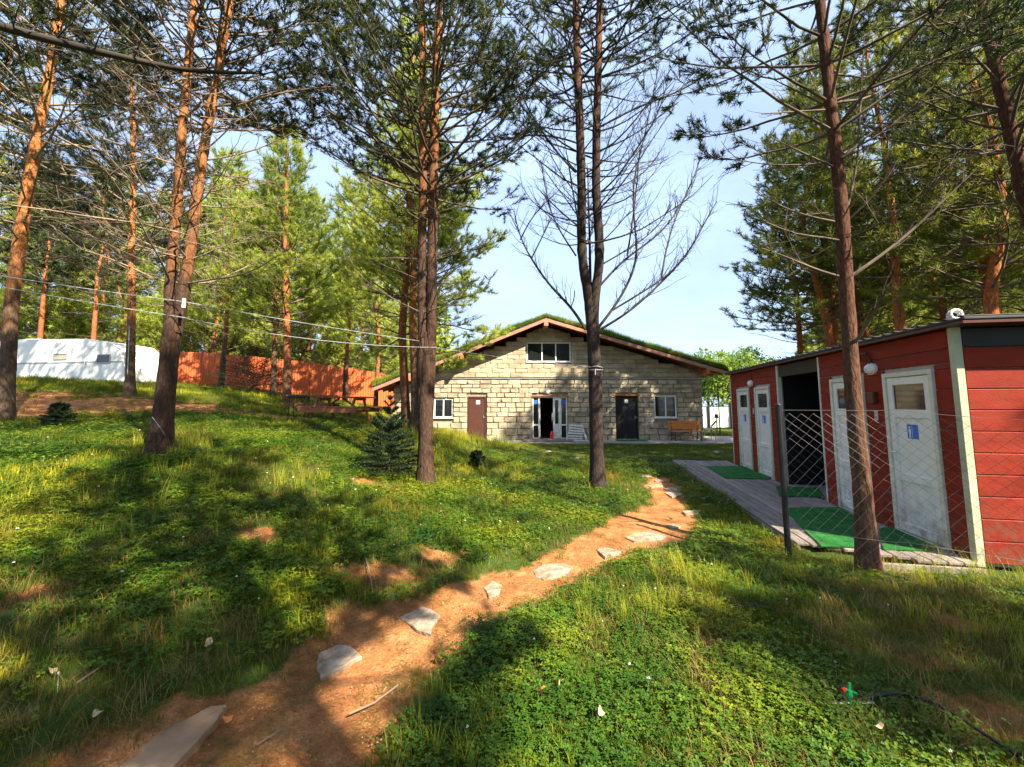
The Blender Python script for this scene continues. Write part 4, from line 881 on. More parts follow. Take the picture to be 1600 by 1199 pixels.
# orange bench by the right-hand window
def bench():
    o = empty('bench', (P(1075, 692, 19.3).x, 19.45, .052)); tag(o, 'orange slatted bench with dark metal legs under the right-hand window', 'bench')
    for k in range(3): MB().b2((-.72, -.30+k*.15, .43), (.72, -.17+k*.15, .465), .008).build('seat_slat', M['bench'], o)
    for k in range(3): MB().b2((-.74, .19+k*.02, .52+k*.13), (.74, .22+k*.02, .64+k*.13), .008).build('back_slat', M['bench'], o)
    for x in (-.6, .6):
        m = MB(); m.tube([(x, -.25, 0), (x, -.2, .42)], .018, 6); m.tube([(x, .25, 0), (x, .17, .42), (x, .25, .88)], .018, 6); m.tube([(x, -.22, .42), (x, .18, .42)], .018, 6); m.tube([(x, -.25, .1), (x, .25, .1)], .014, 6); m.build('leg', M['dark'], o)
    m = MB(); m.tube([(-.6, 0, .1), (0, 0, .4), (.6, 0, .1)], .012, 6); m.build('brace', M['dark'], o)
bench()
o = empty('side_table', (P(1113, 690, 19.5).x, 19.9, .052)); tag(o, 'small grey metal table beyond the orange bench at the house corner', 'table')
MB().b2((-.28, -.25, .50), (.28, .25, .53), .008).build('table_top', M['grey'], o)
for x in (-.25, .25):
    for yv in (-.22, .22): MB().tube([(x, yv, 0), (x, yv, .5)], .014, 6).build('leg', M['grey'], o)
# folded white lounger leaning on the wall
o = empty('folded_lounger', (P(899, 688, 19.6).x, 19.45, .055)); tag(o, 'folded white plastic lounger propped against the wall beside the entrance', 'lounger')
m = MB()
for k in range(6):
    t = k/5; m.bar((-.42+.12*t, -.25+.2*t, .12+.12*k), (.26+.1*t, -.25+.2*t, .10+.11*k), .03, .07, .008)
m.build('slats', M['white'], o)
MB().tube([(-.45, -.25, .05), (-.28, .0, .72), (.30, .02, .70), (.44, -.2, .05)], .03, 8).build('frame', M['white'], o)
MB().tube([(-.5, -.35, .03), (.5, -.35, .03), (.42, -.1, .3)], .03, 8).build('leg', M['white'], o)
m = MB(); cx = P(862, 688, 19.7).x; m.cyl((cx, 19.75, .06), (cx, 19.75, .36), .075, .075, 14); m.cyl((cx, 19.75, .36), (cx, 19.75, .42), .075, .03, 14); m.cyl((cx, 19.75, .42), (cx, 19.75, .48), .03, .03, 8); m.tube([(cx, 19.7, .46), (cx+.09, 19.68, .40), (cx+.10, 19.68, .2)], .014, 6)
tag(m.build('fire_extinguisher', M['red_p'], smooth=False), 'small red fire extinguisher on the floor of the white entrance', 'extinguisher')

# far fence, lamp post and railing past the house
o = empty('picket_fence', (14.2, 30, 0)); tag(o, 'white boarded fence on dark posts behind the house', 'fence')
for k in range(26): MB().b2((-3.4+k*.26, -.02, .1), (-3.17+k*.26, .02, 1.55)).build('board', M['white'], o)
for k in range(5): MB().b2((-3.4+k*1.6, -.12, 0), (-3.28+k*1.6, -.03, 1.75)).build('post', M['dark'], o)
c = P(1123, 633, 24); m = MB(); m.tube([(c.x, 24, -.05), (c.x, 24, 2.9)], .035, 8); tag(m.build('thin_pole', M['dark']), 'thin dark pole rising past the right corner of the house', 'pole')
m = MB(); c = P(1120, 665, 25.5)
m.cyl((c.x, 25.5, 0), (c.x, 25.5, .9), .03, .03, 8); m.cyl((c.x, 25.5, .9), (c.x, 25.5, 1.15), .12, .09, 10); m.tube([(c.x, 25.5, .75), (c.x-.35, 25.4, .45), (c.x-.4, 25.4, .02)], .05, 6)
tag(m.build('garden_pump', M['dark']), 'dark garden standpipe near the white fence behind the house', 'pump')

# ------------------------------------------------------------------ red cabins
D = Vector((.182, .983, 0)).normalized(); ang = math.atan2(D.y, D.x)
cab = empty('washroom_cabin', (4.93, 4.40, -.02), ang); tag(cab, 'long dark red sided cabin with white doors along its left side', 'cabin')
# local x runs away from the viewer along the wall, local y points out over the deck
HC = 2.625; DEP = 2.5
def wallcore(u0, u1): return MB().b2((u0, -DEP, 0), (u1, -.03, HC-.02))
DOORS = [(.56, 1.42), (1.86, 2.72), (5.18, 6.04), (6.42, 7.28)]; VOID = (3.12, 4.76); END = 7.85
DH = 2.08; DZ = .07
m = MB()
segs = [(.29, .56), (1.42, 1.86), (2.72, 3.12), (4.76, 5.18), (6.04, 6.42), (7.28, END-.02)]
for a, b in segs: m.b2((a, -.10, .02), (b, -.022, HC-.05))
for a, b in DOORS: m.b2((a, -.10, DZ+DH), (b, -.022, HC-.05))
m.b2((.27, -DEP, .02), (.34, -.10, HC-.05)); m.b2((END-.10, -DEP, .02), (END-.03, -.10, HC-.05)); m.b2((.34, -DEP, .02), (END-.10, -DEP+.07, HC-.05))
m.b2((.34, -DEP+.07, -.02), (END-.10, -.03, .03))
m.b2((2.99, -DEP+.07, .03), (3.06, -.10, HC-.05)); m.b2((4.82, -DEP+.07, .03), (4.89, -.10, HC-.05))
m.build('wall', M['seam'], cab)
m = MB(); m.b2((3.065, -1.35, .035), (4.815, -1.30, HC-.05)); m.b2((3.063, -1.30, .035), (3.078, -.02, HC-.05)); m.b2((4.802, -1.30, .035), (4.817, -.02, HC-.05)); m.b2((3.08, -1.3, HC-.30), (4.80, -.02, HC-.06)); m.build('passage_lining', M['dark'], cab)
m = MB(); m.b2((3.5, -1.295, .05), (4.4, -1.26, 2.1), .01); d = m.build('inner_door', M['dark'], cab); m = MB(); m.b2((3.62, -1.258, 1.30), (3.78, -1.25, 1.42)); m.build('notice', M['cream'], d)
rows = [(.03+k*.235, .03+(k+1)*.235) for k in range(9)]+[(2.145, HC-.05)]
rows = [(.03+k*.2330, .03+(k+1)*.2330) for k in range(10)]+[(.03+2.330, HC-.045)]
def panel(u0, u1, z0, z1, g=.006, end=False, jt=0):
    mm = MB()
    if not end: mm.b2((u0+g/2, -.020, z0+g), (u1-g/2, .0+jt, z1), .007)
    else: mm.b2((.24-jt, u0+g/2, z0+g), (.268, u1-g/2, z1), .007)
    return mm.build('siding_panel', M['red'], cab)
rq = random.Random(4)
def cuts(z0, z1):
    """free stretches of the long wall at this height"""
    occ = [(a, b) for a, b in DOORS if z0 < DZ+DH+.02]; occ.append((3.07, 4.80)); occ.sort(); out = []; u = .31
    for a, b in occ:
        if a > u: out.append((u, a))
        u = b
    out.append((u, END-.03)); return out
for z0, z1 in rows:
    zz = z0
    if z0 < DZ+DH+.02 < z1:      # row meets the door heads: split
        for a, b in cuts(z0, z1): panel(a, b, z0, DZ+DH+.045)
        for a, b in ((.31, 3.07), (4.80, END-.03)):
            if z1-(DZ+DH+.05) > .05: panel(a, b, DZ+DH+.05, z1)
        continue
    for a, b in cuts(z0, z1): panel(a, b, z0, z1, jt=rq.uniform(0, .002))
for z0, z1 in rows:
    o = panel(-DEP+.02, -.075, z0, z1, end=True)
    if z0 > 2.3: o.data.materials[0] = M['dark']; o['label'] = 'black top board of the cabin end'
# corner posts and trims
m = MB(); m.b2((.225, -.068, .0), (.305, .014, HC-.03), .006); m.build('corner_post', M['post'], cab)
for u, w, mm in ((3.085, .03, 'cream'), (4.775, .04, 'cream'), (END-.015, .03, 'cream')):
    m = MB(); m.b2((u-w, -.07, .0 if u != 4.775 else 1.45), (u+w*.4, .012, HC-.05), .004); m.build('corner_trim', M[mm], cab)
m = MB(); m.b2((6.2, .004, DZ+DH+.05), (6.26, .012, HC-.05)); m.build('joint_strip', M['red'], cab)
m = MB(); m.b2((-.06, -DEP-.1, HC-.0), (END+.12, .11, HC+.035), .01)
k = -.04
while k < END: m.b2((k, -DEP-.12, HC+.037), (k+.05, .12, HC+.055), .008); k += .2
m.build('roof', M['roof_edge'], cab)
m = MB(); m.b2((-.05, -DEP-.08, HC-.035), (END+.1, .11, HC-.003)); m.build('roof_board', M['brown'], cab)
def wcdoor(u0, u1, sign, first):
    z0, z1 = DZ, DZ+DH; f = .06; m = MB()
    m.b2((u0, -.07, z0), (u0+f, .03, z1-f), .004); m.b2((u1-f, -.07, z0), (u1, .03, z1-f), .004); m.b2((u0, -.07, z1-f), (u1, .03, z1), .004); m.b2((u0, -.07, z0-.045), (u1, .03, z0-.002), .004)
    fr = m.build('door_frame', M['cream'], cab)
    a, b = u0+f+.005, u1-f-.005; s = .095; m = MB(); ya, yb = -.055, .012; zt = z1-f-.006
    m.b2((a, ya, z0+.01), (a+s, yb, zt), .005); m.b2((b-s, ya, z0+.01), (b, yb, zt), .005)
    for c, d_ in ((z0+.01, z0+.12), (z0+.66, z0+.76), (z1-.60, z1-.49), (zt-.10, zt)): m.b2((a+s, ya, c), (b-s, yb, d_), .005)
    for c, d_ in ((z0+.12, z0+.66), (z0+.76, z1-.60)): m.b2((a+s, ya+.01, c), (b-s, yb-.022, d_))
    lf = m.build('door', M['white'], cab)
    m = MB(); m.b2((a+s, ya+.02, z1-.49), (b-s, yb-.02, zt-.10)); m.build('pane', M['glass'], lf)
    m = MB(); m.b2((b-s+.02, yb, z0+.92), (b-s+.055, yb+.012, z0+1.12), .003); m.tube([(b-s+.038, yb+.01, z0+1.03), (b-s+.038, yb+.05, z0+1.03), (b-s-.08, yb+.05, z0+1.03)], .010, 6); m.build('handle', M['white'], lf)
    if sign:
        c = (a+b)/2; y = yb-.020; m = MB(); m.b2((c-.09, y, z1-.86), (c+.09, y+.003, z1-.68)); sg = m.build('sign', M['blue'], lf)
        m = MB(); m.b2((c-.09, y, z1-.885), (c+.09, y+.003, z1-.862))
        # pictogram: a standing figure and a divider
        m.cyl((c+.045, y+.0035, z1-.72), (c+.045, y+.005, z1-.72), .014, .014, 10); m.b2((c+.028, y+.0035, z1-.80), (c+.062, y+.005, z1-.74)); m.b2((c+.032, y+.0035, z1-.85), (c+.043, y+.005, z1-.80)); m.b2((c+.047, y+.0035, z1-.85), (c+.058, y+.005, z1-.80)); m.b2((c+.001, y+.0035, z1-.85), (c+.006, y+.005, z1-.70))
        m.build('pictogram', M['white'], lf)
for i, (a, b) in enumerate(DOORS): wcdoor(a, b, True, i == 0)
def lamp(u, z):
    m = MB(); m.cyl((u, .0, z), (u, .03, z), .085, .085, 16); m.v = [(x+(x-u)*.35, y_, zz) for x, y_, zz in m.v]; l = m.build('wall_lamp', M['white'], cab)
    m = MB(); n = 12
    for k in range(5):
        a0 = k*math.pi/10; a1 = (k+1)*math.pi/10; m.cyl((u, .031+.06*math.sin(a0), z), (u, .031+.06*math.sin(a1), z), .075*math.cos(a0), max(.004, .075*math.cos(a1)), n, cap=(k == 4))
    m.v = [(x+(x-u)*.35, y_, zz) for x, y_, zz in m.v]; m.build('lamp_cover', M['lampw'], l, True)
lamp(1.64, 2.24); lamp(6.25, 2.26)
m = MB(); m.tube([(1.64, .02, 2.29), (1.64, .03, 2.40), (1.68, .04, 2.47), (1.80, .05, 2.47), (1.84, .05, 2.38)], .018, 8); m.build('cable', M['brown'], cab)
for u in (1.63, 6.20):
    m = MB(); m.b2((u-.035, .003, 1.50), (u+.035, .012, 1.64), .003); sw = m.build('switch_plate', M['cream'], cab)
    m = MB(); m.cyl((u, .013, 1.605), (u, .016, 1.605), .022, .022, 12); m.cyl((u, .013, 1.54), (u, .016, 1.54), .022, .022, 12); m.build('switch', M['seam'], sw)
m = MB(); m.b2((1.57, .003, 1.74), (1.70, .07, 1.90), .01); m.build('meter_box', M['brown'], cab)
c = (0.02, -.02); m = MB(); pts = [(c[0], -.02-.0, HC+.085+.075+.0)]
pts = [(.24, -.05+.055*math.cos(a), HC+.115+.050*math.sin(a)) for a in np.linspace(0, 6.28, 22)]
m.tube(pts, .018, 8); m.tube([(p[0]+.034, p[1], p[2]-.008) for p in pts], .017, 8); r = m.build('hose_coil', M['white'], None, True)
r.location = Vector((cab.location.x, cab.location.y, cab.location.z)); r.rotation_euler = (0, 0, ang); tag(r, 'white coiled hose standing on the near corner of the cabin roof', 'hose')

# ------------------------------------------------------------------ boardwalk of planks beside the cabins
bw = empty('boardwalk', (4.93, 4.40, 0), ang); tag(bw, 'grey weathered plank walkway along the cabin doors', 'boardwalk')
W0, W1 = .045, 1.62; npl = 11; pw = (W1-W0)/npl
for k in range(npl):
    y0 = W0+k*pw; u = .12+(.02 if k < 4 else .05*k-.1)
    for a, b in ((u, 2.9+.4*(k % 2)), (2.9+.4*(k % 2), 7.2-.3*(k % 3)), (7.2-.3*(k % 3), 8.35)):
        mm = MB(); dz = rq.uniform(-.003, .003); mm.b2((a+.004, y0+.006, .012+dz), (b-.004, y0+pw-.006, .045+dz), .006); mm.build('plank', M['plank'], bw)
m = MB(); m.b2((.5, W1-.03, -.12), (8.3, W1+.0, .008)); m.b2((.06, .05, -.12), (.11, 1.2, .008)); m.b2((8.3, .05, -.12), (8.34, W1, .008)); 
for q in range(1, 9): m.b2((q*1.0, .06, -.08), (q*1.0+.06, W1-.035, .008))
m.build('joist', M['plank'], bw)
def gmat(pts, label, seed):
    g = []
    for px, py in pts:
        d = ray(px, py); t = (CAM_Z-.055)/-d.z; g.append((d.x*t, d.y*t))
    c = (sum(p[0] for p in g)/len(g), sum(p[1] for p in g)/len(g)); mm = MB(); r = random.Random(seed); out = []
    for i in range(len(g)):
        a = g[i]; b = g[(i+1) % len(g)]
        for k in range(8): t = k/8; out.append((a[0]*(1-t)+b[0]*t-c[0]+r.uniform(-.006, .006), a[1]*(1-t)+b[1]*t-c[1]+r.uniform(-.006, .006)))
    mm.prism(out, 0, .012); o = mm.build('green_mat', M['mat']); o.location = (c[0], c[1], .052); tag(o, label, 'mat', 'green mats on the boardwalk')
gmat([(1103, 729), (1161, 728.5), (1206, 745), (1202, 749), (1133, 747.5)], 'bright green mat before the two far white doors', 1)
gmat([(1212, 760), (1278, 763), (1289, 777), (1218, 776)], 'narrow green mat at the dark passage between the cabins', 2)
gmat([(1222, 794), (1312, 793), (1362, 822), (1368, 858), (1283, 854)], 'large green mat lying beside the near pine trunk', 3)
gmat([(1374, 826), (1392, 824), (1462, 856), (1452, 861), (1380, 859)], 'green mat before the nearest white door, right of the pine trunk', 4)

# ------------------------------------------------------------------ wire netting
wf = empty('wire_fence', (3.1, 4.85, tz(3.1, 4.85))); tag(wf, 'sagging chain-link fence on a dark post in front of the cabins', 'fence')
WO = Vector(wf.location)
m = MB(); m.cyl((0, 0, -.1), (-.015, .0, 1.74), .032, .032, 10); m.cyl((-.015, 0, 1.74), (-.015, 0, 1.76), .036, .02, 10); m.build('post', M['dark'], wf)
FP = [(3.12, 4.84), (3.86, 4.36), (4.5, 3.78), (5.6, 3.0), (7.0, 2.1)]
FL = [0]
for a, b in zip(FP[:-1], FP[1:]): FL.append(FL[-1]+math.hypot(b[0]-a[0], b[1]-a[1]))
def fpt(s, h):
    x = float(np.interp(s, FL, [p[0] for p in FP])); y = float(np.interp(s, FL, [p[1] for p in FP])); g = 0.0
    sag = .10*math.sin(math.pi*min(1, max(0, (s-.9)/2.2)))*h/1.7 if s > .9 else .02
    off = .04*math.sin(s*2.1+h*1.7)+.03*math.sin(h*4+s)
    return Vector((x-off*.5, y-off*.8, .0+h-sag))-WO
cs = .056; H = 1.66; m = MB(); nst = int(FL[-1]/cs)
for k in range(nst):
    pts = []; qn = 0; zz = .0
    while zz <= H:
        pts.append(fpt(k*cs+(cs if (qn+k) % 2 else 0)-.16*zz+.16, zz)); qn += 1; zz += cs*1.0
    n = 3; vs = []; r = .00125; fs = []
    for i in range(len(pts)-1):
        d = (pts[i+1]-pts[i]).normalized(); u = d.orthogonal().normalized(); w = d.cross(u); b0 = len(vs)
        for p_ in (pts[i], pts[i+1]):
            for a_ in range(3): vs.append(p_+(u*math.cos(a_*2.094)+w*math.sin(a_*2.094))*r)
        fs += [(b0+a_, b0+(a_+1) % 3, b0+3+(a_+1) % 3, b0+3+a_) for a_ in range(3)]
    m.add(vs, fs)
o = m.build('wire_netting', M['wire'], wf); o['kind'] = 'stuff'
m = MB()
for hh in (.35, 1.66): m.tube([fpt(s, hh) for s in np.linspace(0, FL[-1], 40)], .0022, 4)
m.build('tension_wire', M['wire'], wf)

# ------------------------------------------------------------------ caravan
cv = empty('caravan', (0, 0, 0)); a = P(25, 600, 20.6); b = P(229, 602, 19.4); zc = .5*(tz(a.x, a.y)+tz(b.x, b.y))
cv.location = ((a.x+b.x)/2, (a.y+b.y)/2, 0); L = math.hypot(b.x-a.x, b.y-a.y); cv.rotation_euler = (0, 0, math.atan2(b.y-a.y, b.x-a.x))
zb = P(130, 601, 20).z; zt_ = P(110, 534, 20).z; cv.location.z = zb; Hc = zt_-zb; tag(cv, 'old white touring caravan parked before the orange fence', 'caravan')
h = L/2; prof = [(-h, .05), (-h-.04, Hc*.5), (-h+.05, Hc*.88), (-h+.3, Hc*.98), (-h+1.5, Hc*1.0), (h-2.2, Hc*.97), (h-1.0, Hc*.88), (h-.35, Hc*.66), (h-.05, Hc*.32), (h, .05), (h-.05, -.02), (-h+.05, -.02)]
m = MB(); m.prismY(prof, -1.0, 1.0); m.build('body', M['caravan'], cv)
m = MB(); m.b2((-h-.02, -1.012, Hc*.44), (h-.15, -1.003, Hc*.47)); m.build('side_strip', M['grey'], cv)
def cwin(x0, x1, z0, z1, curt=True):
    m = MB(); m.b2((x0, -1.03, z0), (x1, -1.003, z0+.04)); m.b2((x0, -1.03, z1-.04), (x1, -1.003, z1)); m.b2((x0, -1.03, z0+.04), (x0+.04, -1.003, z1-.04)); m.b2((x1-.04, -1.03, z0+.04), (x1, -1.003, z1-.04)); w = m.build('window', M['grey'], cv)
    m = MB(); m.b2((x0+.04, -1.015, z0+.04), (x1-.04, -1.004, z1-.04)); m.build('pane', M['curtain'] if curt else M['glass'], w)
cwin(-.15, .62, Hc*.52, Hc*.66); cwin(h-1.55, h-.8, Hc*.42, Hc*.62, False)
m = MB(); m.b2((h-2.2, -1.02, .1), (h-2.17, -1.003, Hc*.82)); m.b2((h-1.67, -1.02, .1), (h-1.64, -1.003, Hc*.82)); m.b2((h-2.17, -1.02, Hc*.80), (h-1.67, -1.003, Hc*.82)); m.b2((h-2.17, -1.012, .1), (h-1.67, -1.003, Hc*.8)); dd = m.build('door', M['caravan'], cv)
MB().b2((h-2.12, -1.04, Hc*.4), (h-2.05, -1.013, Hc*.46)).build('handle', M['grey'], dd)
m = MB(); m.prismY([(-.45, -.02), (-.38, .18), (.62, .16), (.75, -.02)], -1.02, -1.003); m.build('wheel_arch', M['grey'], cv)
for x in (.15,):
    m = MB(); m.cyl((x, -.98, -.12), (x, -.78, -.12), .32, .32, 20); w = m.build('wheel', M['black'], cv)
m = MB(); m.tube([(h, 0, .0), (h+.55, 0, -.05)], .05, 6); m.cyl((h+.45, 0, -.05), (h+.45, 0, -.5), .03, .03, 8); m.build('drawbar', M['grey'], cv)
MB().b2((-h+1.0, -.6, Hc), (-h+2.0, .2, Hc+.1), .02).build('roof_vent', M['white'], cv)

# ------------------------------------------------------------------ orange sheet fence
FX = [P(-60, 600, 24.5), P(60, 600, 24.3), P(300, 607, 24), P(400, 612, 24.3), P(500, 622, 25), P(618, 632, 26), P(700, 640, 27.5)]
sf = empty('sheet_fence', (FX[2].x, FX[2].y, 0)); tag(sf, 'tall orange sheet-metal fence behind the caravan and picnic tables', 'fence'); SO = Vector(sf.location)
fl = [0]
for p, q in zip(FX[:-1], FX[1:]): fl.append(fl[-1]+(Vector((q.x, q.y))-Vector((p.x, p.y))).length)
def ff(s): return Vector((float(np.interp(s, fl, [p.x for p in FX])), float(np.interp(s, fl, [p.y for p in FX])), 0))
s = 0
while s < fl[-1]-1:
    p = ff(s); q = ff(s+1.18); za = tz(p.x, p.y); zq = tz(q.x, q.y); z = za; d = (q-p).normalized(); nn = Vector((d.y, -d.x, 0)); W = (q-p).length; m = MB(); vs = []; nW = 32
    for i in range(nW+1):
        o = .012*(1 if (i//2) % 2 else -1); c = p+d*(W*i/nW)+nn*o-SO; zi = za+(zq-za)*i/nW; vs += [(c.x, c.y, zi-.1), (c.x, c.y, zi+2.05)]
    fs = [(2*i, 2*i+2, 2*i+3, 2*i+1) for i in range(nW)]; k = len(vs); vs2 = [(x+d.y*-.006, y+d.x*.006, zz) for x, y, zz in vs]; vs += vs2; fs += [(k+2*i, k+2*i+1, k+2*i+3, k+2*i+2) for i in range(nW)]+[(2*i+1, 2*i+3, k+2*i+3, k+2*i+1) for i in range(nW)]
    m.add(vs, fs); m.build('sheet_panel', M['sheet'], sf)
    c = p-nn*.05-SO; MB().b2((c.x-.03, c.y-.03, z-.1), (c.x+.03, c.y+.03, z+1.95)).build('post', M['brown'], sf)
    s += 1.2

# ------------------------------------------------------------------ picnic tables
def picnic(loc, rz, label, s=1.0, LL=1.9):
    o = empty('picnic_table', loc, rz); o.scale = (s, s, s); tag(o, label, 'picnic table'); h = LL/2
    for k in range(5): MB().b2((-h, -.36+k*.146, .71), (h, -.36+k*.146+.138, .75), .006).build('table_plank', M['table'], o)
    for sgn in (-1, 1):
        for k in range(2): MB().b2((-h-.02, sgn*.68-.13+k*.135, .41), (h+.02, sgn*.68-.13+k*.135+.125, .45), .006).build('seat_plank', M['table'], o)
        MB().b2((-h+.05, sgn*.80-.02, .27), (h-.05, sgn*.80+.02, .40), .005).build('seat_rail', M['table'], o)
    for x in (-h*.62, h*.62):
        for sgn in (-1, 1): MB().bar((x, sgn*.28, .71), (x, sgn*.72, 0), .09, .05, .004, up=(1, 0, 0)).build('leg', M['table'], o)
        MB().b2((x+.03, -.82, .33), (x+.075, .82, .41), .004).build('cross_beam', M['table'], o); MB().b2((x+.03, -.34, .63), (x+.075, .34, .705), .004).build('cross_beam', M['table'], o)
    for sgn in (-1, 1): MB().bar((sgn*h*.60, 0, .36), (sgn*.06, 0, .70), .06, .045, .004).build('brace', M['table'], o)
    return o
g = P(532, 655, 13); picnic((g.x, 13, tz(g.x, 13)), R(-6), 'red-brown picnic table with attached benches on the sunlit rise')
g = P(488, 640, 15.5); picnic((g.x, 15.5, P(488, 648, 15.5).z), R(8), 'second dark picnic table half hidden behind the first', .95, 1.7)
g = P(466, 656, 12.6); o = empty('barbecue_stand', (g.x, 12.6, tz(g.x, 12.6))); tag(o, 'thin dark metal barbecue stand at the left end of the picnic table', 'barbecue')
MB().b2((-.26, -.16, .60), (.26, .16, .68), .01).build('fire_box', M['dark'], o)
for x in (-.22, .22):
    for y in (-.13, .13): MB().tube([(x*1.1, y*1.1, -.03), (x, y, .6)], .012, 6).build('leg', M['dark'], o)
MB().tube([(-.24, 0, .18), (.24, 0, .18)], .009, 5).build('stretcher', M['dark'], o)

# ------------------------------------------------------------------ cords
def cord(pts, r, label, cat='clothes line', name='clothes_line', m='rope'):
    b = MB(); b.tube(pts, r, 5); tag(b.build(name, M[m]), label, cat)
def sagline(p, q, sag, n=14): return [p.lerp(q, i/n)-Vector((0, 0, 4*sag*(i/n)*(1-i/n))) for i in range(n+1)]
A1, B1 = P(-120, 410, 7.2), P(282, 471, 5.84); A2, B2 = P(-120, 424, 7.2), P(291, 497, 5.84)
cord(sagline(A1, B1, .03), .006, 'upper white clothes line running to the double-stemmed pine from the left')
cord(sagline(A2, B2, .03), .006, 'lower white clothes line running to the double-stemmed pine from the left')
cord(sagline(P(290, 472, 5.95), P(655, 533, 7.18), .02), .004, 'upper thin line between the double-stemmed pine and the dark twin pine')
cord(sagline(P(292, 498, 5.95), P(682, 543, 7.15), .10), .004, 'lower thin line between the double-stemmed pine and the dark twin pine')
cord(sagline(P(680, 543, 7.25), P(922, 573, 8.06), .03), .004, 'thin line between the dark twin pine and the bare forked pine')
m = MB(); tx = P(930, 574, 8.2)
m.tube([(tx.x+.145*math.cos(a), tx.y+.145*math.sin(a), tx.z+.01*math.sin(3*a)) for a in np.linspace(0, 6.3, 20)], .006, 5); m.tube([(tx.x+.148*math.cos(a), tx.y+.148*math.sin(a), tx.z-.05+.015*math.sin(a)) for a in np.linspace(0, 6.3, 20)], .006, 5); m.tube([(tx.x-.03, tx.y-.155, tx.z-.05), (tx.x-.03, tx.y-.155, tx.z-.16)], .01, 5)
tag(m.build('tied_cord', M['rope']), 'white cord wound round the bare forked pine at roof height', 'cord')
c = P(287, 474, 5.8); MB().b2(c+Vector((-.02, -.015, -.07)), c+Vector((.022, .015, .07)), .005).build('line_peg', M['cream']); tag(bpy.data.objects['line_peg'], 'pale wooden peg where the upper line meets the double-stemmed pine', 'peg')
cord([P(238, 652, 5.75), P(250, 668, 5.5), G(269, 697)], .005, 'pale cord slanting down the foot of the double-stemmed pine', 'cord', 'guy_cord')
c = P(200, 560, 12.8); cord([P(202, 510, 12.82), P(201, 545, 12.8), P(199, 585, 12.78)], .012, 'white cord hanging down the orange-trunked pine before the caravan', 'cord', 'hanging_cord')

# ------------------------------------------------------------------ stepping stones
STN = [([(95, 1215), (150, 1183), (200, 1165), (250, 1133), (330, 1094), (355, 1096), (340, 1118), (312, 1150), (285, 1180), (240, 1220), (160, 1240)], 'slab', 'long sandy slab at the bottom left end of the dirt path'),
 ([(497, 1012), (530, 1001), (548, 1006), (565, 1026), (530, 1044), (502, 1056), (494, 1035)], 'stone', 'squarish grey flagstone just above the long sandy slab'),
 ([(612, 955), (632, 948), (650, 942), (675, 952), (688, 964), (676, 980), (672, 995), (652, 988), (635, 972)], 'stone', 'five-cornered grey flagstone with a cracked top, middle of the path'),
 ([(756, 918), (770, 906), (783, 914), (780, 930), (764, 935)], 'stone', 'small grey stone at the grass edge above the cracked flagstone'),
 ([(832, 886), (848, 876), (880, 875), (894, 882), (880, 895), (850, 902), (836, 896)], 'stone', 'oval pale flagstone lying in sun on the path bend'),
 ([(932, 858), (944, 855), (972, 862), (965, 868), (945, 871)], 'stone', 'small three-sided flagstone between the two oval ones'),
 ([(976, 838), (1000, 831), (1020, 830), (1042, 837), (1030, 844), (990, 845)], 'stone', 'wide pale flagstone where the path narrows'),
 ([(1040, 820), (1052, 818), (1064, 823), (1050, 826)], 'stone', 'small flat stone half buried right where the path turns'),
 ([(1066, 800), (1085, 798), (1108, 802), (1096, 807), (1072, 805)], 'stone', 'flat stone on the grass side of the path turn'),
 ([(1094, 788), (1108, 787), (1120, 794), (1106, 796)], 'stone', 'flat stone in grass nearest the boardwalk edge'),
 ([(1086, 775), (1100, 775), (1104, 779), (1090, 780)], 'stone', 'little stone in grass halfway to the boardwalk'),
 ([(1038, 769), (1055, 768), (1068, 773), (1050, 776)], 'stone', 'lower one of the paired flat stones on the upper path'),
 ([(1036, 763), (1050, 761), (1066, 765), (1052, 768)], 'stone', 'upper one of the paired flat stones on the upper path'),
 ([(1060, 754), (1072, 753), (1078, 757), (1064, 759)], 'stone', 'small stone on the right where the upper path begins'),
 ([(1010, 757), (1030, 755), (1036, 758), (1018, 760)], 'stone', 'flat stone at the left edge of the upper path'),
 ([(996, 744), (1015, 743), (1018, 746), (1000, 747)], 'stone', 'thin stone in the lawn left of the boardwalk corner'),
 ([(1022, 750), (1036, 750), (1038, 753), (1024, 753)], 'stone', 'tiny stone just before the boardwalk corner'),
 ([(1113, 704), (1127, 703), (1131, 706), (1118, 707)], 'stone', 'stone in the lawn between terrace and far cabin, left of three'),
 ([(1128, 709), (1141, 708), (1145, 711), (1131, 712)], 'stone', 'stone in the lawn between terrace and far cabin, nearest the cabin'),
 ([(1110, 713), (1122, 712), (1126, 715), (1112, 716)], 'stone', 'stone in the lawn between terrace and far cabin, closest to the boardwalk'),
 ([(890, 715), (903, 714), (906, 717), (892, 718)], 'stone', 'lone stone in the bright lawn left of the bare forked pine'),
 ([(840, 704), (858, 703), (862, 706), (846, 707)], 'stone', 'lone stone in the lawn before the white entrance')]
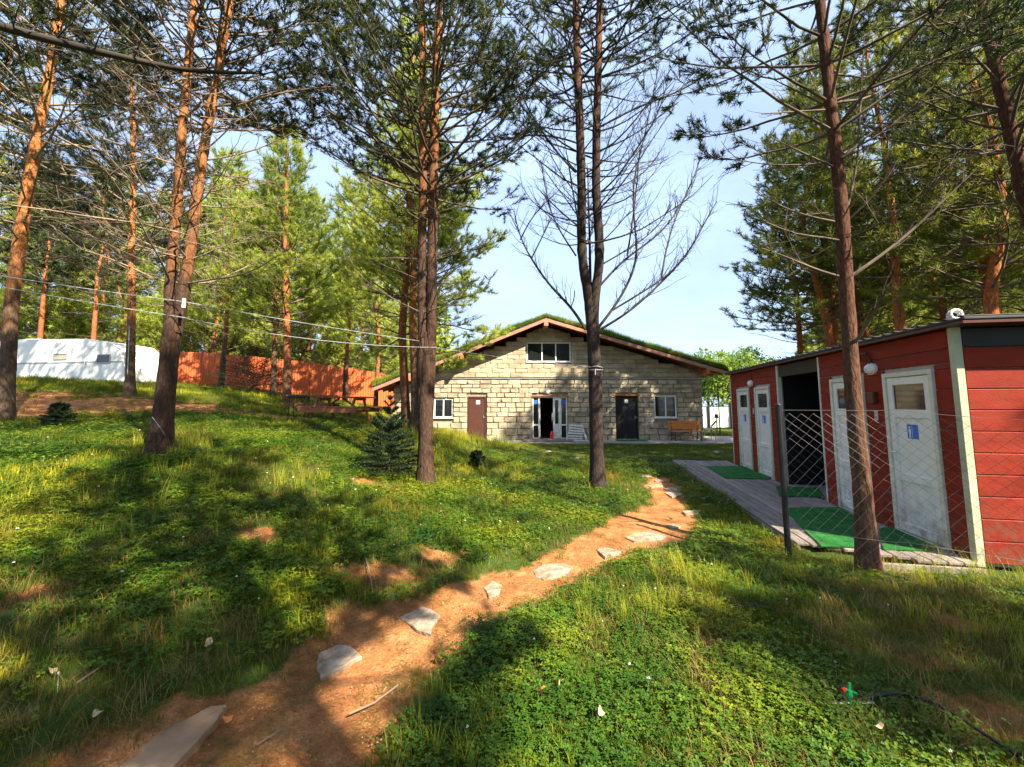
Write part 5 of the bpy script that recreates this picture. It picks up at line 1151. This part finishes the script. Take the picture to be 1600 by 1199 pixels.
for i, (pp, mm, lab) in enumerate(STN):
    g = [G(x, y) for x, y in pp]; c = sum(g, Vector())/len(g); r = random.Random(i); out = []
    for k in range(len(g)):
        a, b = g[k], g[(k+1) % len(g)]
        for t in (0, .33, .66): q = a.lerp(b, t); j = .008*min(1, (a-b).length*4); out.append(Vector((q.x+r.uniform(-j, j)-c.x, q.y+r.uniform(-j, j)-c.y, 0)))
    n = len(out); big = max((o.length for o in out)); hgt = .014 if big < .5 else .018; vs = [(o.x, o.y, -.06) for o in out]+[(o.x, o.y, hgt*.6+r.uniform(-.002, .002)) for o in out]
    vs += [(o.x*.965, o.y*.965, hgt+r.uniform(-.0015, .0015)) for o in out]
    fs = [((k), (k+1) % n, n+(k+1) % n, n+k) for k in range(n)]+[(n+k, n+(k+1) % n, 2*n+(k+1) % n, 2*n+k) for k in range(n)]+[tuple(range(2*n, 3*n))]
    area = sum(out[k].x*out[(k+1) % n].y-out[(k+1) % n].x*out[k].y for k in range(n))
    if area < 0: fs = [tuple(reversed(f)) for f in fs]
    m = MB(); m.add(vs, fs); o = m.build('stepping_stone', M[mm]); o.location = (c.x, c.y, tz(c.x, c.y)-.018)
    tag(o, lab, 'stepping stone', 'flagstones set along the dirt path')

# ------------------------------------------------------------------ small things in the grass
c = G(1329, 1108); o = empty('lawn_sprinkler', c); tag(o, 'green plastic lawn sprinkler with a red tip on a thin pipe', 'sprinkler')
m = MB(); m.cyl((0, 0, -.02), (0, 0, .07), .010, .008, 8); m.cyl((0, 0, .07), (0, 0, .10), .016, .012, 8); m.bar((-.025, 0, .11), (.04, 0, .085), .012, .008); m.bar((0, 0, .09), (.005, 0, .14), .01, .012); m.build('sprinkler_head', M['green_p'], o)
MB().cyl((-.035, 0, .10), (-.02, 0, .112), .012, .008, 8).build('nozzle', M['red_p'], o)
MB().tube([(-.28, -.03, .01), (-.1, 0, .03), (.0, 0, .035), (.14, .005, .03)], .0065, 6).build('pipe', M['grey'], o)
def hose(pts, lab, r=.009):
    o = [G(x, y)+Vector((0, 0, .04+.02*math.sin(i*1.3))) for i, (x, y) in enumerate(pts)]; pt, ra = stem_pts(o, [r]*len(o), .05); m = MB(); m.tube([tuple(p) for p in pt], r, 7); tag(m.build('garden_hose', M['black']), lab, 'hose')
hose([(1215, 960), (1160, 948), (1135, 958), (1142, 978), (1170, 1005), (1188, 1035)], 'black hose looping through grass right of the path')
hose([(1330, 1108), (1410, 1092), (1470, 1110), (1530, 1145), (1600, 1192), (1660, 1230)], 'black hose running from the sprinkler to the lower right corner')
def leaf(px, py, s, mm, lab, tilt, dz=.09):
    c = G(px, py); r = random.Random(int(px)); n = 12; vs = [(0, 0, .004)]
    for k in range(n):
        a = 2*math.pi*k/n; rr = s*(1-.28*abs(math.sin(a)))*(1.2 if k == 0 else 1); vs.append((rr*math.cos(a), rr*math.sin(a), .01*math.sin(a*2)+.006*math.cos(a)))
    fs = [(0, 1+k, 1+(k+1) % n) for k in range(n)]; m = MB(); m.add(vs, fs); k0 = len(vs); m.add([(x, y, z-.001) for x, y, z in vs], [tuple(reversed(f)) for f in fs])
    o = m.build('fallen_leaf', M[mm]); o.location = c+Vector((0, 0, dz)); o.rotation_euler = (tilt, r.uniform(-.3, .3), r.uniform(0, 6)); tag(o, lab, 'leaf', 'fallen leaves on the grass')
leaf(848, 1103, .034, 'fallen', 'large orange fallen leaf standing in the clover', .9); leaf(876, 1090, .022, 'fallen2', 'small tan curled leaf next to the large orange one', 1.0)
leaf(940, 1132, .026, 'fallen2', 'yellowish fallen leaf in the clover low in the picture', .5); leaf(1374, 1158, .022, 'fallen2', 'pale fallen leaf near the lower right corner', .3)
leaf(326, 1015, .03, 'fallen2', 'pale pinkish leaf in the grass left of the squarish flagstone', .2, .05); leaf(152, 1127, .028, 'fallen2', 'pale fallen leaf left of the long sandy slab', .2, .04)
leaf(356, 1118, .03, 'fallen', 'yellow leaf on the tip of the long sandy slab', .15, .02); leaf(80, 1062, .026, 'fallen2', 'pale leaf in the grass at the lower left', .3, .05); leaf(1047, 811, .04, 'black', 'dark round leaf on the path turn', .2, .02)
def stick(pts, r, lab):
    o = [G(x, y)+Vector((0, 0, .02)) for x, y in pts]; m = MB(); m.tube(o, r, 5); tag(m.build('fallen_stick', M['twig_pale']), lab, 'stick', 'fallen sticks')
stick([(545, 1118), (585, 1100), (622, 1075)], .005, 'long thin stick across the dirt path'); stick([(400, 1165), (440, 1140)], .004, 'thin stick on the path near the long sandy slab')
stick([(570, 870), (578, 900), (583, 930)], .006, 'curved stick standing in the grass by the path'); stick([(45, 960), (10, 985)], .004, 'thin stick in the grass at the left edge'); stick([(120, 1075), (165, 1045)], .005, 'stick in the brown grass left of the path')
stick([(800, 958), (840, 950), (868, 955)], .004, 'arched dry stem by the lower grass edge of the path')

# ------------------------------------------------------------------ ground cover
def proto(name, V, F, m):
    me = bpy.data.meshes.new(name); me.from_pydata(V, [], F); me.materials.append(m); return bpy.data.objects.new(name, me)
def blades(seed, n, h, r, w, lean=.5):
    rg = random.Random(seed); V = []; F = []
    for _ in range(n):
        a = rg.uniform(0, 6.28); q = r*math.sqrt(rg.random()); x, y = q*math.cos(a), q*math.sin(a); b = rg.uniform(0, 6.28); hh = h*rg.uniform(.45, 1.15); l = hh*lean*rg.uniform(.2, 1.3); dx, dy = math.cos(b), math.sin(b); ww = w*rg.uniform(.7, 1.2); k = len(V)
        px, py = -dy*ww, dx*ww
        V += [(x-px, y-py, -.02), (x+px, y+py, -.02), (x+dx*l*.35-px*.8, y+dy*l*.35-py*.8, hh*.55), (x+dx*l*.35+px*.8, y+dy*l*.35+py*.8, hh*.55), (x+dx*l, y+dy*l, hh)]
        F += [(k, k+1, k+3, k+2), (k+2, k+3, k+4)]
    return V, F
def clovers(seed, n, r, h, s):
    rg = random.Random(seed); V = []; F = []
    for _ in range(n):
        a = rg.uniform(0, 6.28); q = r*math.sqrt(rg.random()); x, y = q*math.cos(a), q*math.sin(a); z = h*rg.uniform(.35, 1.1); a0 = rg.uniform(0, 6.28); ss = s*rg.uniform(.7, 1.25); tx, ty = rg.uniform(-.35, .35), rg.uniform(-.35, .35)
        for j in range(3):
            b = a0+j*2.094; c, sn = math.cos(b), math.sin(b); k = len(V)
            for u, v, w in ((0, 0, 0), (.55, -.42, .12), (1.05, -.38, .1), (1.12, 0, .0), (1.05, .38, .1), (.55, .42, .12)):
                lx, ly = (u*c-v*sn)*ss, (u*sn+v*c)*ss; V.append((x+lx, y+ly, z+w*ss+lx*tx+ly*ty))
            F += [(k, k+1, k+2, k+3), (k, k+3, k+4, k+5)]
        k = len(V); V += [(x-.0012, y, 0), (x+.0012, y, 0), (x, y, z)]; F.append((k, k+1, k+2))
    return V, F
def litter(seed, n, r):
    rg = random.Random(seed); V = []; F = []
    for _ in range(n):
        x, y, a, l = rg.uniform(-r, r), rg.uniform(-r, r), rg.uniform(0, 6.28), rg.uniform(.015, .045); c, s = math.cos(a)*l, math.sin(a)*l; w = .0016; z = rg.uniform(.002, .012); k = len(V)
        V += [(x-c-s/l*w, y-s+c/l*w, z), (x-c+s/l*w, y-s-c/l*w, z), (x+c, y+s, z+rg.uniform(-.002, .01))]; F.append((k, k+1, k+2))
    return V, F
def flowers(seed, s=.011):
    rg = random.Random(seed); V = []; F = []
    for _ in range(26):
        a = rg.uniform(0, 6.28); e = rg.uniform(-.4, 1.57); d = Vector((math.cos(a)*math.cos(e), math.sin(a)*math.cos(e), math.sin(e))); u = d.orthogonal().normalized()*.3; k = len(V); c = Vector((0, 0, .11))
        for q in (c+d*s*.2-u*s, c+d*s*.2+u*s, c+d*s*1.1): V.append(tuple(q))
        F.append((k, k+1, k+2))
    k = len(V); V += [(-.001, 0, 0), (.001, 0, 0), (0, 0, .11)]; F.append((k, k+1, k+2)); return V, F
def scatter(name, pos, scl, idx, protos, label, kind='stuff', parent=None, zsc=None, seed=1):
    rg = np.random.RandomState(seed); n = len(pos); me = bpy.data.meshes.new(name); me.vertices.add(n); me.vertices.foreach_set('co', np.asarray(pos, np.float32).ravel())
    a = me.attributes.new('rot', 'FLOAT_VECTOR', 'POINT'); rot = np.zeros((n, 3), np.float32); rot[:, 2] = rg.rand(n)*6.28; rot[:, :2] = rg.randn(n, 2)*.08; a.data.foreach_set('vector', rot.ravel())
    a = me.attributes.new('scl', 'FLOAT_VECTOR', 'POINT'); sv = np.stack([scl, scl, scl*(zsc if zsc is not None else 1)], 1).astype(np.float32); a.data.foreach_set('vector', sv.ravel())
    a = me.attributes.new('idx', 'INT', 'POINT'); a.data.foreach_set('value', np.asarray(idx, np.int32))
    o = bpy.data.objects.new(name, me); link(o, parent); o['kind'] = kind
    if label: o['label'] = label
    c = bpy.data.collections.new(name+'_pieces')
    for i, p in enumerate(protos): p.name = '%s_piece_%02d' % (name, i); c.objects.link(p)
    g = bpy.data.node_groups.new(name, 'GeometryNodeTree'); g.interface.new_socket('Geometry', in_out='INPUT', socket_type='NodeSocketGeometry'); g.interface.new_socket('Geometry', in_out='OUTPUT', socket_type='NodeSocketGeometry')
    gi = g.nodes.new('NodeGroupInput'); go = g.nodes.new('NodeGroupOutput'); ip = g.nodes.new('GeometryNodeInstanceOnPoints'); ci = g.nodes.new('GeometryNodeCollectionInfo')
    ci.inputs['Collection'].default_value = c; ci.inputs['Separate Children'].default_value = True; ci.inputs['Reset Children'].default_value = True; ip.inputs['Pick Instance'].default_value = True
    def na(nm, t):
        q = g.nodes.new('GeometryNodeInputNamedAttribute'); q.data_type = t; q.inputs['Name'].default_value = nm; return q.outputs['Attribute']
    L = g.links.new; L(gi.outputs[0], ip.inputs['Points']); L(ci.outputs[0], ip.inputs['Instance']); L(na('idx', 'INT'), ip.inputs['Instance Index']); L(na('rot', 'FLOAT_VECTOR'), ip.inputs['Rotation']); L(na('scl', 'FLOAT_VECTOR'), ip.inputs['Scale']); L(ip.outputs[0], go.inputs[0])
    md = o.modifiers.new('scatter', 'NODES'); md.node_group = g; return o
rg = np.random.RandomState(21)
def field(bands, seed):
    """points on visible ground; bands = (y0, y1, density per m2)"""
    rg = np.random.RandomState(seed); P_ = []
    for y0, y1, den in bands:
        xl, xr = -1.42*y1-1.2, 1.42*y1+1.2; n = int((xr-xl)*(y1-y0)*den); x = rg.uniform(xl, xr, n); y = rg.uniform(y0, y1, n); k = np.abs(x) < 1.36*y+1.0; P_.append(np.c_[x[k], y[k]])
    p = np.concatenate(P_)
    x, y = p[:, 0], p[:, 1]; bad = np.zeros(len(p), bool)
    u = (x-4.93)*D.x+(y-4.40)*D.y; v = -(x-4.93)*D.y+(y-4.40)*D.x
    bad |= (u > -.16) & (u < 8.3) & (v < 1.66) & (v > -2.6)
    bad |= (y > 18.35) & (x > -1.8) & (x < 13.5) & (y < 22.5); bad |= (y > 19.95) & (x > WX0-.05) & (x < 10); bad |= (y > 24) & (x < -6)
    return p[~bad]
STC = [(np.array([[G(x, y).x, G(x, y).y] for x, y in pp])) for pp, _, _ in STN]
def onstone(p, e=.01):
    b = np.zeros(len(p), bool)
    for q in STC: b |= poly_sd(p[:, 0], p[:, 1], q) < e
    return b
gp = [proto('g', *blades(i, 26, h, .085, w), M['grass']) for i, (h, w) in enumerate([(.055, .0022), (.07, .0024), (.10, .0024), (.045, .0026)])]
cp_ = [proto('c', *clovers(40+i, 18, .12, h, .0155), M['clover']) for i, h in enumerate([.05, .065, .08])]
tp = [proto('t', *blades(60+i, 22, h, .09, .0026, .55), M['tall']) for i, h in enumerate([.32, .42, .24])]
dp = [proto('d', *blades(70+i, 20, .11, .10, .0018, 1.3), M['dry']) for i in range(3)]
lp = [proto('l', *litter(80+i, 60, .12), M['dry']) for i in range(3)]
fp_ = [proto('f', *flowers(90+i), M['petal']) for i in range(2)]
def thin(p):
    x, y = p[:, 0], p[:, 1]; n_ = vnoise(x*2.2+11, y*2.2+5)
    a = np.clip((x-1.55-.35*y+.6)/.6, 0, 1)*np.clip((4.6-y)/.6, 0, 1)*np.clip((y-1.9)/.5, .2, 1); b = np.clip((-x-.55-.1*y)/.5, 0, 1)*np.clip((3.3-y)/.7, 0, 1)
    return np.clip(np.maximum(a, b)*(.45+1.1*n_)+np.clip((vnoise(x*1.6+40, y*1.6+3)-.66)*2.5, 0, .7), 0, 1)
def zof(p, s): return np.c_[p, TZ(p[:, 0], p[:, 1])-s*.03]
# grass
p = field([(1.4, 4, 330), (4, 8, 190), (8, 14, 85), (14, 26, 34), (26, 46, 6)], 1); s = soil(p[:, 0], p[:, 1]); keep = rg.rand(len(p)) > np.maximum(s*1.35-.05, thin(p)*.72); keep &= ~onstone(p, .012)
p, s = p[keep], s[keep]; dist = np.hypot(p[:, 0], p[:, 1]); sc = np.clip(.62+dist*.045, .7, 1.7)*rg.uniform(.7, 1.3, len(p))*(1-.35*s); zs_ = .55+1.1*vnoise(p[:, 0]*1.1+5, p[:, 1]*1.1)
mow = (p[:, 1] > 12) & (p[:, 0] > -1.5); zs_ = np.where(mow, .5, zs_)
scatter('grass', zof(p, s), sc, rg.randint(0, 4, len(p)), gp, 'uneven green lawn grass', zsc=zs_, seed=1)
# clover and small leafy weeds
p = field([(1.4, 4, 210), (4, 8, 120), (8, 13, 50)], 2); s = soil(p[:, 0], p[:, 1]); nn = vnoise(p[:, 0]*.9+30, p[:, 1]*.9+11); keep = (rg.rand(len(p)) > np.maximum(s*2.2, thin(p)*.95)) & (rg.rand(len(p)) < np.clip((nn-.12)*3.2, .15, 1)) & ~onstone(p, .05)
p, s = p[keep], s[keep]; dist = np.hypot(p[:, 0], p[:, 1])
scatter('clover', zof(p, s), np.clip(.8+dist*.05, .9, 1.5)*rg.uniform(.75, 1.25, len(p)), rg.randint(0, 3, len(p)), cp_, 'low clover and small leafy weeds', seed=2)
# clover flowers
p = field([(1.4, 4, 2.6), (4, 9, 1.6)], 3); s = soil(p[:, 0], p[:, 1]); p = p[s < .1]; scatter('clover_flowers', zof(p, 0), rg.uniform(.7, 1.15, len(p)), rg.randint(0, 2, len(p)), fp_, 'small white clover flowers dotted over the lawn', seed=3)
# tall yellow-green grass: in front of the house's left half, round trunk feet, against the netting
pts = []; tsc = []
for px, py, rx, ry, n, sv in [(700, 668, 1.9, 1.5, 330, 1.5), (665, 700, 1.5, 2.0, 170, 1.1), (750, 690, 1.6, 1.4, 150, 1.0), (600, 650, 1.7, 1.6, 170, 1.3), (540, 640, 2.2, 1.2, 80, 1.0), (268, 695, .55, .4, 45, .9), (650, 745, .9, .5, 50, .7), (780, 745, .8, .5, 40, .7),
                            (935, 765, .6, .35, 30, .6), (1260, 880, .4, .2, 16, .6), (1400, 888, .8, .2, 24, .6), (1540, 915, .8, .2, 26, .75), (1480, 870, .4, .1, 12, .9), (1130, 905, .8, .3, 35, .7), (1560, 1000, .5, .4, 25, .7), (700, 1130, .35, .3, 24, .5), (950, 960, .5, .3, 26, .6), (1050, 965, .4, .3, 26, .6), (100, 800, 1.4, .7, 40, .6), (380, 740, 1.5, .7, 60, .7)]:
    g = G(px, py); a = rg.rand(n)*6.28; q = np.sqrt(rg.rand(n)); pts.append(np.c_[g.x+q*np.cos(a)*rx, g.y+q*np.sin(a)*ry]); tsc.append(sv*rg.uniform(.5, 1.2, n))
p = np.concatenate(pts); tsc = np.concatenate(tsc); k = ~((p[:, 1] > 19.7) & (p[:, 0] > WX0)) & (poly_sd(p[:, 0], p[:, 1], PATH) > .05) & ~onstone(p, .05); p, tsc = p[k], tsc[k]
scatter('tall_grass', zof(p, 0), tsc, rg.randint(0, 3, len(p)), tp, 'tall yellow-green grass left to grow', seed=4)
# dry brown grass on the thin patches and right foreground
p = field([(1.4, 4, 120), (4, 8, 60), (8, 14, 25)], 5); s = soil(p[:, 0], p[:, 1]); nn = vnoise(p[:, 0]*.8+70, p[:, 1]*.8+31); pd = poly_sd(p[:, 0], p[:, 1], PATH)
w = np.clip((nn-.5)*2.2, 0, .7)+np.where((s > .12) & (pd > .0), .6, 0)+thin(p)*.9; keep = (rg.rand(len(p)) < w) & (pd > .02) & ~onstone(p, .03); p, s = p[keep], s[keep]
scatter('dry_grass', zof(p, s), rg.uniform(.6, 1.2, len(p)), rg.randint(0, 3, len(p)), dp, 'thin dry brown grass on the bare patches', seed=5)
p = field([(1.4, 4, 60), (4, 8, 30)], 6); s = soil(p[:, 0], p[:, 1]); k = (s > .3) | (rg.rand(len(p)) < .2); k &= ~onstone(p, .0); p, s = p[k], s[k]
scatter('pine_litter', np.c_[p, TZ(p[:, 0], p[:, 1])-.02], rg.uniform(.7, 1.2, len(p)), rg.randint(0, 3, len(p)), lp, 'fallen brown pine needles on the bare earth', seed=6)
def pebbles(seed, n, r):
    rg = random.Random(seed); m = MB()
    for _ in range(n):
        s = rg.uniform(.002, .007)*(2 if rg.random() < .08 else 1); x, y = rg.uniform(-r, r), rg.uniform(-r, r); v = [(x+s*math.cos(a), y+s*.8*math.sin(a), -.002) for a in (0, 1.3, 2.4, 3.7, 5)]; m.add(v+[(x+s*.2, y, s*.8)], [(i, (i+1) % 5, 5) for i in range(5)])
    return m.v, m.f
bp_ = [proto('b', *pebbles(120+i, 16, .12), M['slab']) for i in range(3)]
p = field([(1.4, 4, 40), (4, 8, 20)], 8); s = soil(p[:, 0], p[:, 1]); k = (s > .45) & ~onstone(p, 0); p = p[k]
scatter('pebbles', np.c_[p, TZ(p[:, 0], p[:, 1])-.022], rg.uniform(.6, 1.3, len(p)), rg.randint(0, 3, len(p)), bp_, 'small crumbs of earth and pebbles on the path', seed=9)
n = 260; u = rg.uniform(0, 8, n); v = .1+1.45*rg.rand(n)**.7; pl = np.c_[4.93+D.x*u-D.y*v, 4.40+D.y*u+D.x*v, np.full(n, .062)]
scatter('deck_litter', pl, rg.uniform(.5, 1.1, n), rg.randint(0, 3, n), [proto('k', *litter(180+i, 22, .14), M['dry']) for i in range(3)], 'pine needles blown onto the boardwalk and mats', seed=10)
# turf on the house roof
n = 13000; x = rg.uniform(eaveL.x+.05, eaveR.x-.1, n); y = YR+.04+(rg.rand(n)**3.2)*11.5; z = np.where(x < apex.x, apex.z-(apex.x-x)*sl, apex.z-(x-apex.x)*sr)
rp_ = [proto('r', *blades(110+i, 20, h, .12, .004, .5), M['roofgrass']) for i, h in enumerate([.28, .38, .20])]
hgt = .45+.9*vnoise(x*.9, y*.4+9)
scatter('roof_grass', np.c_[x-HO.x, y-HO.y, z-.01], rg.uniform(.7, 1.1, n), rg.randint(0, 3, n), rp_, None, parent=house, zsc=hgt, seed=7)
